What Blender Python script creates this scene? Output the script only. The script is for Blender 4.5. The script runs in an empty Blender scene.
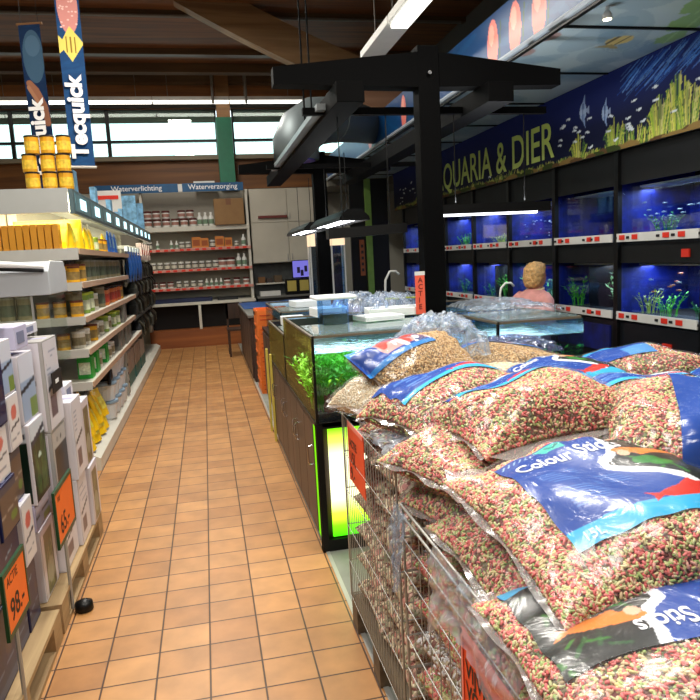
import bpy, bmesh, math, random
import numpy as np
from mathutils import Vector, Matrix, Euler
R = random.Random(7)
PI = math.pi
sc = bpy.context.scene
col = sc.collection
WM = {}

def lin(c):
    return tuple((x / 12.92 if x <= .04045 else ((x + .055) / 1.055) ** 2.4) for x in c)

# ------------------------------------------------------------------ materials
MATS = {}
def mat(name, c, rough=.5, metal=0., var=0., vscale=8., bump=0., bscale=60., spec=.5, emit=None, es=0., coat=0., coatbump=0.):
    if name in MATS: return MATS[name]
    m = bpy.data.materials.new(name); m.use_nodes = True; MATS[name] = m
    n = m.node_tree.nodes; l = m.node_tree.links; b = n['Principled BSDF']
    L = lin(c)
    b.inputs['Roughness'].default_value = rough; b.inputs['Metallic'].default_value = metal
    b.inputs['Specular IOR Level'].default_value = spec
    tc = n.new('ShaderNodeTexCoord')
    no = n.new('ShaderNodeTexNoise'); no.inputs['Scale'].default_value = vscale; no.inputs['Detail'].default_value = 4
    l.new(tc.outputs['Object'], no.inputs['Vector'])
    cr = n.new('ShaderNodeValToRGB')
    v = max(var, .03)
    cr.color_ramp.elements[0].position = .3; cr.color_ramp.elements[1].position = .7
    cr.color_ramp.elements[0].color = (*[x * (1 - v) for x in L], 1)
    cr.color_ramp.elements[1].color = (*[min(1, x * (1 + v)) for x in L], 1)
    l.new(no.outputs['Fac'], cr.inputs['Fac']); l.new(cr.outputs['Color'], b.inputs['Base Color'])
    if bump:
        n2 = n.new('ShaderNodeTexNoise'); n2.inputs['Scale'].default_value = bscale
        l.new(tc.outputs['Object'], n2.inputs['Vector'])
        bp = n.new('ShaderNodeBump'); bp.inputs['Strength'].default_value = bump; bp.inputs['Distance'].default_value = .01
        l.new(n2.outputs['Fac'], bp.inputs['Height']); l.new(bp.outputs['Normal'], b.inputs['Normal'])
    if emit:
        b.inputs['Emission Color'].default_value = (*lin(emit), 1); b.inputs['Emission Strength'].default_value = es
    if coat:
        b.inputs['Coat Weight'].default_value = coat; b.inputs['Coat Roughness'].default_value = .1
    return m

def wood(name, c1, c2, scale=3., axis=0, rough=.55, plank=0.):
    if name in MATS: return MATS[name]
    m = bpy.data.materials.new(name); m.use_nodes = True; MATS[name] = m
    n = m.node_tree.nodes; l = m.node_tree.links; b = n['Principled BSDF']
    b.inputs['Roughness'].default_value = rough
    tc = n.new('ShaderNodeTexCoord'); mp = n.new('ShaderNodeMapping')
    s = [scale * 6] * 3; s[axis] = scale * .35
    mp.inputs['Scale'].default_value = s
    l.new(tc.outputs['Object'], mp.inputs['Vector'])
    no = n.new('ShaderNodeTexNoise'); no.inputs['Scale'].default_value = 1.; no.inputs['Detail'].default_value = 6; no.inputs['Distortion'].default_value = .6
    l.new(mp.outputs['Vector'], no.inputs['Vector'])
    cr = n.new('ShaderNodeValToRGB')
    cr.color_ramp.elements[0].position = .32; cr.color_ramp.elements[1].position = .68
    cr.color_ramp.elements[0].color = (*lin(c1), 1); cr.color_ramp.elements[1].color = (*lin(c2), 1)
    l.new(no.outputs['Fac'], cr.inputs['Fac']); l.new(cr.outputs['Color'], b.inputs['Base Color'])
    return m

def emis(name, c, s):
    if name in MATS: return MATS[name]
    m = bpy.data.materials.new(name); m.use_nodes = True; MATS[name] = m
    n = m.node_tree.nodes; l = m.node_tree.links; n.clear()
    e = n.new('ShaderNodeEmission'); e.inputs['Color'].default_value = (*lin(c), 1); e.inputs['Strength'].default_value = s
    o = n.new('ShaderNodeOutputMaterial'); l.new(e.outputs[0], o.inputs[0])
    return m

def glassy(name, tint=(1, 1, 1), gloss=.12, rough=.03, haze=0., hazec=(.9, .95, 1), bump=0., bscale=12., streak=False):
    """thin clear sheet: transparent + mirror by fresnel + a little scattering haze"""
    if name in MATS: return MATS[name]
    m = bpy.data.materials.new(name); m.use_nodes = True; MATS[name] = m
    n = m.node_tree.nodes; l = m.node_tree.links; n.clear()
    tr = n.new('ShaderNodeBsdfTransparent'); tr.inputs[0].default_value = (*lin(tint), 1)
    gl = n.new('ShaderNodeBsdfGlossy'); gl.inputs['Roughness'].default_value = rough; gl.inputs['Color'].default_value = (1, 1, 1, 1)
    fr = n.new('ShaderNodeLayerWeight'); fr.inputs['Blend'].default_value = .35
    ma = n.new('ShaderNodeMath'); ma.operation = 'MULTIPLY_ADD'; ma.inputs[1].default_value = gloss * 3; ma.inputs[2].default_value = gloss * .5
    ma.use_clamp = True
    l.new(fr.outputs['Fresnel'], ma.inputs[0])
    mx = n.new('ShaderNodeMixShader'); l.new(ma.outputs[0], mx.inputs[0])
    base = tr
    if haze:
        di = n.new('ShaderNodeBsdfDiffuse'); di.inputs[0].default_value = (*lin(hazec), 1)
        m2 = n.new('ShaderNodeMixShader'); m2.inputs[0].default_value = haze
        l.new(tr.outputs[0], m2.inputs[1]); l.new(di.outputs[0], m2.inputs[2])
        if streak:  # diffuse noise streaks, painting wrinkle highlights on films and mottling on algae
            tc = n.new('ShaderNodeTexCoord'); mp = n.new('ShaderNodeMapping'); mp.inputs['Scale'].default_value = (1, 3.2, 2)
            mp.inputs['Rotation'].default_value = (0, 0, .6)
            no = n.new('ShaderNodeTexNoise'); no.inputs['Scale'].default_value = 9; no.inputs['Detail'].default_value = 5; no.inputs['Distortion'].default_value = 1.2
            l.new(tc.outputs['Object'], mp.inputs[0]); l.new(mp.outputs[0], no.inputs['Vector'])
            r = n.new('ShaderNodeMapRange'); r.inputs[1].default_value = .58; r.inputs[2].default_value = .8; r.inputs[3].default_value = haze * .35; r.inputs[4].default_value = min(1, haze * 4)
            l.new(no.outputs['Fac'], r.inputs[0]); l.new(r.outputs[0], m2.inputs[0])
        base = m2
    l.new(base.outputs[0], mx.inputs[1]); l.new(gl.outputs[0], mx.inputs[2])
    if bump:
        tc = n.new('ShaderNodeTexCoord')
        no = n.new('ShaderNodeTexNoise'); no.inputs['Scale'].default_value = bscale; no.inputs['Detail'].default_value = 3; no.inputs['Distortion'].default_value = 1.5
        bp = n.new('ShaderNodeBump'); bp.inputs['Strength'].default_value = bump; bp.inputs['Distance'].default_value = .02
        l.new(tc.outputs['Object'], no.inputs['Vector']); l.new(no.outputs['Fac'], bp.inputs['Height']); l.new(bp.outputs[0], gl.inputs['Normal'])
    o = n.new('ShaderNodeOutputMaterial'); l.new(mx.outputs[0], o.inputs[0])
    return m

def artmat(name, rough=.4, spec=.5):
    if name in MATS: return MATS[name]
    m = bpy.data.materials.new(name); m.use_nodes = True; MATS[name] = m
    n = m.node_tree.nodes; l = m.node_tree.links; b = n['Principled BSDF']
    a = n.new('ShaderNodeVertexColor'); a.layer_name = 'Col'
    l.new(a.outputs['Color'], b.inputs['Base Color']); b.inputs['Roughness'].default_value = rough; b.inputs['Specular IOR Level'].default_value = spec
    return m

def pelletmat(name, cols, rough=.6, island=True, scale=110.):
    if name in MATS: return MATS[name]
    m = bpy.data.materials.new(name); m.use_nodes = True; MATS[name] = m
    n = m.node_tree.nodes; l = m.node_tree.links; b = n['Principled BSDF']
    b.inputs['Roughness'].default_value = rough
    cr = n.new('ShaderNodeValToRGB'); cr.color_ramp.interpolation = 'CONSTANT'
    e = cr.color_ramp.elements
    while len(e) < len(cols): e.new(.5)
    for i, c in enumerate(cols):
        e[i].position = i / len(cols); e[i].color = (*lin(c), 1)
    if island:
        g = n.new('ShaderNodeNewGeometry'); l.new(g.outputs['Random Per Island'], cr.inputs[0])
    else:
        tc = n.new('ShaderNodeTexCoord')
        dn = n.new('ShaderNodeTexNoise'); dn.inputs['Scale'].default_value = scale * .6
        l.new(tc.outputs['Object'], dn.inputs['Vector'])
        ad = n.new('ShaderNodeVectorMath'); ad.operation = 'MULTIPLY_ADD'; ad.inputs[1].default_value = (.012, .012, .012)
        l.new(dn.outputs['Color'], ad.inputs[0]); l.new(tc.outputs['Object'], ad.inputs[2])
        v = n.new('ShaderNodeTexVoronoi'); v.inputs['Scale'].default_value = scale
        l.new(ad.outputs[0], v.inputs['Vector'])
        sp = n.new('ShaderNodeSeparateColor'); l.new(v.outputs['Color'], sp.inputs[0]); l.new(sp.outputs[0], cr.inputs[0])
        bp = n.new('ShaderNodeBump'); bp.inputs['Strength'].default_value = 1; bp.inputs['Distance'].default_value = .006; bp.invert = True
        l.new(v.outputs['Distance'], bp.inputs['Height']); l.new(bp.outputs[0], b.inputs['Normal'])
    l.new(cr.outputs[0], b.inputs['Base Color'])
    return m

# ------------------------------------------------------------------ things
def prop(o, label=None, cat=None, group=None, kind=None):
    if label: o['label'] = label
    if cat: o['category'] = cat
    if group: o['group'] = group
    if kind: o['kind'] = kind
    return o

def thing(name, loc, label, cat, group=None, rz=0., rot=None):
    o = bpy.data.objects.new(name, None); col.objects.link(o)
    o.empty_display_size = .05
    o.location = loc; o.rotation_euler = rot if rot else (0, 0, rz)
    WM[o] = Matrix.Translation(Vector(loc)) @ o.rotation_euler.to_matrix().to_4x4()
    return prop(o, label, cat, group)

class G:
    def __init__(s): s.v = []; s.f = []; s.m = []
    def add(s, vs, fs, m=0):
        b = len(s.v); s.v += [tuple(p) for p in vs]; s.f += [tuple(i + b for i in f) for f in fs]; s.m += [m] * len(fs); return s
    def box(s, x0, x1, y0, y1, z0, z1, m=0):
        x0, x1 = sorted((x0, x1)); y0, y1 = sorted((y0, y1)); z0, z1 = sorted((z0, z1))
        return s.add([(x0, y0, z0), (x1, y0, z0), (x1, y1, z0), (x0, y1, z0), (x0, y0, z1), (x1, y0, z1), (x1, y1, z1), (x0, y1, z1)],
                     [(3, 2, 1, 0), (4, 5, 6, 7), (0, 1, 5, 4), (1, 2, 6, 5), (2, 3, 7, 6), (3, 0, 4, 7)], m)
    def cyl(s, a, b, r0, r1=None, n=12, m=0, caps=True):
        r1 = r0 if r1 is None else r1
        a = Vector(a); b = Vector(b); d = (b - a).normalized()
        q = Vector((0, 0, 1)) if abs(d.z) < .9 else Vector((1, 0, 0))
        e = d.cross(q).normalized(); g = d.cross(e)
        vs = []
        for p, r in ((a, r0), (b, r1)):
            for k in range(n):
                t = 2 * PI * k / n; vs.append(p + e * math.cos(t) * r + g * math.sin(t) * r)
        fs = [(k, (k + 1) % n, n + (k + 1) % n, n + k) for k in range(n)]
        if caps: fs += [tuple(range(n))[::-1], tuple(range(n, 2 * n))]
        return s.add(vs, fs, m)
    def tube(s, pts, r, n=8, m=0, caps=True):
        pts = [Vector(p) for p in pts]; vs = []; fs = []
        rr = r if isinstance(r, (list, tuple)) else [r] * len(pts)
        up = None
        for i, p in enumerate(pts):
            d = (pts[min(i + 1, len(pts) - 1)] - pts[max(i - 1, 0)]).normalized()
            if up is None:
                q = Vector((0, 0, 1)) if abs(d.z) < .9 else Vector((1, 0, 0)); up = d.cross(q).normalized()
            up = (up - d * up.dot(d)).normalized(); g = d.cross(up)
            for k in range(n):
                t = 2 * PI * k / n; vs.append(p + up * math.cos(t) * rr[i] + g * math.sin(t) * rr[i])
            if i:
                b = (i - 1) * n
                fs += [(b + k, b + (k + 1) % n, b + n + (k + 1) % n, b + n + k) for k in range(n)]
        if caps: fs += [tuple(range(n))[::-1], tuple(range(len(pts) * n - n, len(pts) * n))]
        return s.add(vs, fs, m)
    def lathe(s, prof, c=(0, 0, 0), n=14, m=0):
        vs = []; fs = []
        for r, z in prof:
            for k in range(n):
                t = 2 * PI * k / n; vs.append((c[0] + r * math.cos(t), c[1] + r * math.sin(t), c[2] + z))
        for i in range(len(prof) - 1):
            b = i * n; fs += [(b + k, b + (k + 1) % n, b + n + (k + 1) % n, b + n + k) for k in range(n)]
        fs += [tuple(range(n))[::-1], tuple(range(len(prof) * n - n, len(prof) * n))]
        return s.add(vs, fs, m)
    def grid(s, fn, nu, nv, m=0):
        vs = [fn(i / nu, j / nv) for j in range(nv + 1) for i in range(nu + 1)]
        fs = [(j * (nu + 1) + i, j * (nu + 1) + i + 1, (j + 1) * (nu + 1) + i + 1, (j + 1) * (nu + 1) + i) for j in range(nv) for i in range(nu)]
        return s.add(vs, fs, m)
    def prism(s, pts, y0, y1, m=0, ax='y'):
        n = len(pts)
        f = {'y': lambda a, b, t: (a, t, b), 'x': lambda a, b, t: (t, a, b), 'z': lambda a, b, t: (a, b, t)}[ax]
        vs = [f(a, b, y0) for a, b in pts] + [f(a, b, y1) for a, b in pts]
        fs = [tuple(range(n))[::-1], tuple(range(n, 2 * n))] + [(k, (k + 1) % n, n + (k + 1) % n, n + k) for k in range(n)]
        return s.add(vs, fs, m)
    def build(s, name, ms, parent=None, smooth=False, bevel=0., local=False, **pr):
        if not isinstance(ms, (list, tuple)): ms = [ms]
        me = bpy.data.meshes.new(name)
        vs = s.v
        o = bpy.data.objects.new(name, me); col.objects.link(o)
        if parent is not None:
            o.parent = parent; W = WM[parent]; WM[o] = W
            if not local:
                Wi = W.inverted(); vs = [Wi @ Vector(p) for p in vs]
        else:
            xs = [p[0] for p in vs]; ys = [p[1] for p in vs]; zs = [p[2] for p in vs]
            c = Vector(((min(xs) + max(xs)) / 2, (min(ys) + max(ys)) / 2, min(zs)))
            o.location = c; vs = [Vector(p) - c for p in vs]; WM[o] = Matrix.Translation(c)
        me.from_pydata([tuple(p) for p in vs], [], s.f)
        for m in ms: me.materials.append(m)
        if len(ms) > 1: me.polygons.foreach_set('material_index', s.m)
        bm = bmesh.new(); bm.from_mesh(me); bmesh.ops.recalc_face_normals(bm, faces=bm.faces); bm.to_mesh(me); bm.free()
        if smooth: me.polygons.foreach_set('use_smooth', [True] * len(me.polygons))
        if bevel:
            md = o.modifiers.new('b', 'BEVEL'); md.width = bevel; md.segments = 2; md.limit_method = 'ANGLE'
        me.update()
        return prop(o, **pr)

def npmesh(name, vs, fs, ms, parent=None, smooth=False, cols=None, **pr):
    me = bpy.data.meshes.new(name)
    vs = np.asarray(vs, dtype=np.float32); fs = np.asarray(fs, dtype=np.int32); k = fs.shape[1]
    o = bpy.data.objects.new(name, me); col.objects.link(o)
    if parent is None:
        c = np.array([(vs[:, 0].min() + vs[:, 0].max()) / 2, (vs[:, 1].min() + vs[:, 1].max()) / 2, vs[:, 2].min()])
        vs = (vs - c).astype(np.float32); o.location = c.tolist(); WM[o] = Matrix.Translation(Vector(c.tolist()))
    else:
        o.parent = parent; WM[o] = WM[parent]
    me.vertices.add(len(vs)); me.vertices.foreach_set('co', vs.ravel())
    me.loops.add(fs.size); me.loops.foreach_set('vertex_index', fs.ravel())
    me.polygons.add(len(fs)); me.polygons.foreach_set('loop_start', np.arange(0, fs.size, k, dtype=np.int32))
    if smooth: me.polygons.foreach_set('use_smooth', np.ones(len(fs), dtype=bool))
    me.materials.append(ms)
    if cols is not None:
        a = me.color_attributes.new('Col', 'FLOAT_COLOR', 'POINT')
        a.data.foreach_set('color', np.hstack([cols, np.ones((len(cols), 1))]).astype(np.float32).ravel())
    me.update(calc_edges=True); me.validate()
    return prop(o, **pr)

def dup(root, loc=None, rz=None, label=None, group=None, rot=None, scale=None):
    r = root.copy(); col.objects.link(r)
    if loc is not None: r.location = loc
    if rot is not None: r.rotation_euler = rot
    elif rz is not None: r.rotation_euler = (0, 0, rz)
    if scale is not None: r.scale = scale if isinstance(scale, tuple) else (scale,) * 3
    if label: r['label'] = label
    if group: r['group'] = group
    for ch in list(root.children):
        c = ch.copy(); col.objects.link(c); c.parent = r
        for g in ch.children:
            d = g.copy(); col.objects.link(d); d.parent = c
    WM[r] = Matrix.Translation(Vector(r.location))
    return r

NTH = ['first', 'second', 'third', 'fourth', 'fifth', 'sixth', 'seventh', 'eighth', 'ninth', 'tenth', 'eleventh', 'twelfth', 'thirteenth', 'fourteenth', 'fifteenth', 'sixteenth',
       'seventeenth', 'eighteenth', 'nineteenth', 'twentieth', 'twenty-first', 'twenty-second', 'twenty-third', 'twenty-fourth', 'twenty-fifth', 'twenty-sixth', 'twenty-seventh', 'twenty-eighth', 'twenty-ninth', 'thirtieth']

# ------------------------------------------------------------------ text
def textmesh(body, size, bold=0., align='LEFT', space=1., squash=1.):
    cu = bpy.data.curves.new('t', 'FONT'); cu.body = body; cu.size = size; cu.offset = bold; cu.align_x = align; cu.space_character = space
    cu.resolution_u = 4
    o = bpy.data.objects.new('t', cu); col.objects.link(o)
    dg = bpy.context.evaluated_depsgraph_get(); dg.update()
    me = bpy.data.meshes.new_from_object(o.evaluated_get(dg))
    bm = bmesh.new(); bm.from_mesh(me); bmesh.ops.triangulate(bm, faces=bm.faces)
    vs = [(v.co.x * squash, v.co.y) for v in bm.verts]; fs = [tuple(v.index for v in f.verts) for f in bm.faces]
    bm.free(); bpy.data.objects.remove(o); bpy.data.meshes.remove(me); bpy.data.curves.remove(cu)
    return vs, fs
def text(name, body, size, m, parent, org, ex, ey, bold=0., align='LEFT', squash=1., **pr):
    vs, fs = textmesh(body, size, bold, align, squash=squash)
    org = Vector(org); ex = Vector(ex); ey = Vector(ey)
    g = G(); g.add([org + ex * x + ey * y for x, y in vs], fs)
    return g.build(name, m, parent, **pr)

# ------------------------------------------------------------------ painted surfaces (printed artwork held as a colour per vertex)
class Cv:
    def __init__(s, x0, x1, y0, y1, nx, ny, base):
        s.nx, s.ny = nx, ny
        s.X, s.Y = np.meshgrid(np.linspace(x0, x1, nx), np.linspace(y0, y1, ny))
        s.c = np.zeros((ny, nx, 3)); s.c[:] = lin(base)
        s.w = (x1 - x0) / nx
    def put(s, mask, c, a=1.):
        k = (mask.astype(float) * a)[..., None]; s.c = s.c * (1 - k) + np.array(lin(c)) * k
    def ell(s, cx, cy, rx, ry, c, ang=0., a=1., soft=0.):
        dx = s.X - cx; dy = s.Y - cy; ca, sa = math.cos(ang), math.sin(ang)
        d = ((dx * ca + dy * sa) / rx) ** 2 + ((-dx * sa + dy * ca) / ry) ** 2
        s.put(np.clip((1 - d) / max(soft, 1e-3), 0, 1) if soft else d < 1, c, a)
    def poly(s, pts, c, a=1.):
        ins = np.zeros(s.X.shape, bool); n = len(pts)
        for i in range(n):
            x1, y1 = pts[i]; x2, y2 = pts[(i + 1) % n]
            if y1 == y2: continue
            t = ((y1 > s.Y) != (y2 > s.Y)) & (s.X < (x2 - x1) * (s.Y - y1) / (y2 - y1) + x1); ins ^= t
        s.put(ins, c, a)
    def line(s, pts, w, c, a=1.):
        m = np.zeros(s.X.shape, bool)
        for (x1, y1), (x2, y2) in zip(pts, pts[1:]):
            dx, dy = x2 - x1, y2 - y1; t = np.clip(((s.X - x1) * dx + (s.Y - y1) * dy) / max(dx * dx + dy * dy, 1e-9), 0, 1)
            m |= (s.X - x1 - t * dx) ** 2 + (s.Y - y1 - t * dy) ** 2 < (w / 2) ** 2
        s.put(m, c, a)
    def fish(s, cx, cy, L, H, c, ang=0., c2=None):
        s.ell(cx, cy, L / 2, H / 2, c, ang)
        ca, sa = math.cos(ang), math.sin(ang)
        T = [(-L * .4, 0), (-L * .68, H * .5), (-L * .6, 0), (-L * .68, -H * .5)]
        s.poly([(cx + x * ca - y * sa, cy + x * sa + y * ca) for x, y in T], c)
        T = [(-L * .15, H * .4), (L * .12, H * .85), (L * .2, H * .35)]
        s.poly([(cx + x * ca - y * sa, cy + x * sa + y * ca) for x, y in T], c2 or c)
        s.ell(cx + L * .36 * ca, cy + L * .36 * sa, H * .07, H * .07, (.05, .05, .05))
    def mesh(s, name, fn, m, parent=None, smooth=False, **pr):
        P = fn(s.X, s.Y); vs = np.stack(P, -1).reshape(-1, 3)
        if parent is not None:
            Wi = np.array(WM[parent].inverted()); vs = vs @ Wi[:3, :3].T + Wi[:3, 3]
        i = np.arange(s.nx * s.ny).reshape(s.ny, s.nx)
        fs = np.stack([i[:-1, :-1], i[:-1, 1:], i[1:, 1:], i[1:, :-1]], -1).reshape(-1, 4)
        return npmesh(name, vs, fs, m, parent, smooth, s.c.reshape(-1, 3), **pr)
ART = artmat('printed_gloss', .35)
ARTM = artmat('printed_matt', .7, .2)

# common materials
black = mat('black_steel', (.015, .015, .017), .65, .0, .1, 6, spec=.06)
blackp = mat('black_plastic', (.03, .03, .033), .4, spec=.3)
white = mat('white_enamel', (.86, .86, .84), .45, var=.04)
offw = mat('offwhite_panel', (.74, .72, .66), .6, var=.08, vscale=2)
steel = mat('zinc_wire', (.66, .66, .64), .5, .35)
chrome = mat('chrome', (.85, .86, .88), .15, 1.)
glass = glassy('clear_glass', (.93, .98, .96), .13)
glassb = glassy('bluish_glass', (.85, .93, 1), .10)
lampw = emis('lamp_tube_glow', (1, .98, .93), 4.)
orangep = mat('orange_card', (.96, .44, .14), .5, var=.05)
redtag = mat('red_tag', (.85, .18, .10), .5)
ink = mat('black_ink', (.06, .04, .04), .6)
redink = mat('dark_red_ink', (.45, .10, .05), .6)
inkw = mat('white_ink', (.95, .95, .95), .5)
# ------------------------------------------------------------------ camera
F, yaw, pit, rol = 663.93, math.radians(11.877), math.radians(8.101), math.radians(-2.964)
f = Vector((math.sin(yaw) * math.cos(pit), math.cos(yaw) * math.cos(pit), -math.sin(pit)))
r0 = Vector((math.cos(yaw), -math.sin(yaw), 0)); u0 = r0.cross(f)
r = r0 * math.cos(rol) + u0 * math.sin(rol); u = r.cross(f)
cd = bpy.data.cameras.new('camera'); cam = bpy.data.objects.new('camera', cd); col.objects.link(cam)
cam.matrix_world = Matrix(((r.x, u.x, -f.x, 0), (r.y, u.y, -f.y, 0), (r.z, u.z, -f.z, 1.6), (0, 0, 0, 1)))
cd.sensor_width = 36; cd.lens = 36 * F / 700; cd.clip_start = .05
sc.camera = cam
sc.view_settings.view_transform = 'Standard'; sc.view_settings.look = 'None'; sc.view_settings.gamma = 1
sc.view_settings.exposure = 0.
sc.cycles.use_denoising = True
sc.cycles.max_bounces = 6; sc.cycles.transparent_max_bounces = 24; sc.cycles.caustics_reflective = False; sc.cycles.caustics_refractive = False
sc.cycles.sample_clamp_indirect = 4.
# ================================================================== the room
def struct(name, g, ms, **k): return g.build(name, ms, kind='structure', **k)

def tilemat():
    m = bpy.data.materials.new('terracotta_tiles'); m.use_nodes = True
    n = m.node_tree.nodes; l = m.node_tree.links; b = n['Principled BSDF']
    g = n.new('ShaderNodeNewGeometry'); sp = n.new('ShaderNodeSeparateXYZ'); l.new(g.outputs['Position'], sp.inputs[0])
    def math_(op, a, bb=None, v=None):
        x = n.new('ShaderNodeMath'); x.operation = op; l.new(a, x.inputs[0])
        if bb is not None: l.new(bb, x.inputs[1])
        if v is not None: x.inputs[1].default_value = v
        return x.outputs[0]
    out = []; idx = []
    for ax, per, off in (('X', .2055, .515), ('Y', .1772, -2.517)):
        a = math_('ADD', sp.outputs[ax], v=off + 40 * per); d = math_('DIVIDE', a, v=per)
        fr = math_('FRACT', d); idx.append(math_('FLOOR', d))
        e = math_('SUBTRACT', fr, v=.5); e = math_('ABSOLUTE', e); e = math_('SUBTRACT', e, v=.5); e = math_('ABSOLUTE', e)   # distance to the joint
        out.append(math_('MULTIPLY', e, v=per))
    dist = math_('MINIMUM', out[0], out[1])
    cb = n.new('ShaderNodeCombineXYZ'); l.new(idx[0], cb.inputs[0]); l.new(idx[1], cb.inputs[1])
    wn = n.new('ShaderNodeTexWhiteNoise'); wn.noise_dimensions = '3D'; l.new(cb.outputs[0], wn.inputs['Vector'])
    cr = n.new('ShaderNodeValToRGB'); e = cr.color_ramp.elements
    e[0].color = (*lin((.65, .45, .26)), 1); e[1].color = (*lin((.74, .54, .33)), 1)
    k = e.new(.5); k.color = (*lin((.70, .50, .295)), 1)
    l.new(wn.outputs['Value'], cr.inputs[0])
    no = n.new('ShaderNodeTexNoise'); no.inputs['Scale'].default_value = 7; no.inputs['Detail'].default_value = 6; l.new(g.outputs['Position'], no.inputs['Vector'])
    rg = n.new('ShaderNodeMapRange'); rg.inputs[1].default_value = .3; rg.inputs[2].default_value = .75; rg.inputs[3].default_value = 1.08; rg.inputs[4].default_value = .74
    l.new(no.outputs['Fac'], rg.inputs[0])
    mu = n.new('ShaderNodeMix'); mu.data_type = 'RGBA'; mu.blend_type = 'MULTIPLY'; mu.inputs['Factor'].default_value = 1
    l.new(cr.outputs[0], mu.inputs['A']); l.new(rg.outputs[0], mu.inputs['B'])
    jr = n.new('ShaderNodeMapRange'); jr.inputs[1].default_value = .0024; jr.inputs[2].default_value = .0046
    l.new(dist, jr.inputs[0])
    mx = n.new('ShaderNodeMix'); mx.data_type = 'RGBA'; l.new(jr.outputs[0], mx.inputs['Factor'])
    mx.inputs['A'].default_value = (*lin((.25, .15, .09)), 1); l.new(mu.outputs['Result'], mx.inputs['B'])
    l.new(mx.outputs['Result'], b.inputs['Base Color'])
    bp = n.new('ShaderNodeBump'); bp.inputs['Strength'].default_value = .4; bp.inputs['Distance'].default_value = .003
    l.new(jr.outputs[0], bp.inputs['Height']); l.new(bp.outputs[0], b.inputs['Normal'])
    b.inputs['Roughness'].default_value = .42
    return m
tile = tilemat()
conc = mat('grey_screed', (.52, .53, .50), .7, var=.15, vscale=5)
struct('floor', G().box(-5, .525, -2, 14, -.1, 0), tile)
struct('floor_island', G().box(.545, 4.3, -2, 14, -.1, 0), conc)
struct('trim_1', G().box(.525, .545, -2, 14, -.1, .004), steel)

wallw = mat('wall_paint', (.70, .69, .64), .8, var=.06, vscale=1.5)
woodb = wood('brown_boards', (.34, .20, .08), (.52, .33, .14), 1.2, 0)
wooddk = wood('dark_ceiling_boards', (.36, .20, .07), (.52, .31, .12), 1.5, 0, .7)
woodl = wood('glulam_wood', (.42, .28, .15), (.60, .43, .26), 1.4, 0)
beamw = wood('grey_brown_beam', (.27, .19, .11), (.40, .30, .19), 1.5, 0)
greenp = mat('green_painted_steel', (.12, .45, .33), .5, var=.08)
YB = 14.
WZ0, WZ1, WZ2 = 3.72, 4.37, 4.62
winx = [-5, -3.35, -1.62, .46, .76, 1.95, 3.3]
g = G().box(-5, 4.3, YB, YB + .15, 0, 3.05)
struct('wall_back', g, wallw)
struct('wall_back_boards', G().box(-5, 4.3, YB - .02, YB + .15, 3.05, WZ0).box(3.3, 4.3, YB - .02, YB + .15, WZ0, WZ2), woodb)
struct('wall_back_upper', G().box(-5, 4.3, YB - .02, YB + .15, WZ2, 5.2), wooddk)
struct('trim_2', G().box(-5, 3.4, YB - .16, YB - .021, WZ0 - .09, WZ0 - .01), mat('pale_sill_beam', (.50, .46, .38), .6))   # sill beam
struct('trim_3', G().box(-5, 3.4, YB - .10, YB - .021, WZ2 + .01, WZ2 + .09), mat('dark_beam', (.13, .10, .08), .6))
blind = mat('grey_blind', (.50, .47, .46), .8, var=.1)
wf = mat('dark_window_frame', (.06, .07, .07), .5)
for i, (a, b) in enumerate(zip(winx, winx[1:])):
    if abs(a - .46) < .01: continue
    w = thing('window_%d' % (i + 1), ((a + b) / 2, YB, WZ0), None, None); w['kind'] = 'structure'
    fg = G().box(a, a + .035, YB, YB + .06, WZ0, WZ2).box(b - .035, b, YB, YB + .06, WZ0, WZ2).box(a, b, YB, YB + .06, WZ0, WZ0 + .02).box(a, b, YB, YB + .06, WZ2 - .02, WZ2).box(a, b, YB - .01, YB + .07, 3.99, 4.04)
    fg.build('window_frame', wf, w)
    G().box(a + .035, b - .035, YB + .03, YB + .035, WZ0 + .02, WZ2 - .02).build('pane', glass, w)
    G().box(a + .035, b - .035, YB + .045, YB + .055, WZ1, WZ2 - .02).build('blind', blind, w)
struct('wall_right', G().box(4.3, 4.4, -2, 14, 0, 5.2), mat('dark_side_wall', (.30, .28, .26), .8))
struct('wall_left', G().box(-5.1, -5, -2, 14, 0, 5.2), wallw)
struct('wall_front', G().box(-5, 4.3, -2.1, -2, 0, 5.2), wallw)
struct('ceiling', G().box(-5.1, 4.4, -2.1, 14.15, 5.2, 5.3), wooddk)
t = 4
for y, h, d in ((10.35, .07, .12), (12.1, .10, .16), (12.95, .16, .2), (13.75, .14, .2)):
    struct('trim_%d' % t, G().box(-5, 4.3, y, y + d, 5.2 - h, 5.199), beamw); t += 1
# columns on the back wall: timber above, green painted steel below
struct('trim_10', G().box(.47, .73, YB - .30, YB - .021, 4.40, 5.2), woodl)
struct('trim_11', G().box(.44, .74, YB - .32, YB - .021, 3.06, 4.40), greenp)
# big glulam beam that falls towards the aquarium wall
gb = G(); pts = []
def bm_at(t): return (-.35 + 3.6 * t, 10.0 + .1 * t, 5.55 - 2.0 * t + .42 * t * t)
vs = []; fs = []
N = 14
for i in range(N + 1):
    x, y, z = bm_at(i / N); h = .46
    vs += [(x, y, z - h / 2), (x, y + .22, z - h / 2), (x + .14, y + .22, z + h / 2), (x + .14, y, z + h / 2)]
    if i: b = (i - 1) * 4; fs += [(b + k, b + (k + 1) % 4, b + 4 + (k + 1) % 4, b + 4 + k) for k in range(4)]
fs += [(0, 1, 2, 3), (N * 4, N * 4 + 1, N * 4 + 2, N * 4 + 3)]
struct('trim_12', gb.add(vs, fs), wood('pale_glulam', (.44, .33, .21), (.62, .50, .35), 1.4, 0))  # paler wood than the other glulam
struct('trim_13', G().box(2.25, 2.95, 9.55, 9.95, 3.62, 4.02), wood('lit_beam_end', (.62, .46, .36), (.72, .56, .46), 1.5, 0))  # light on the beam's end put into a paler, pinkish wood
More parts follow.
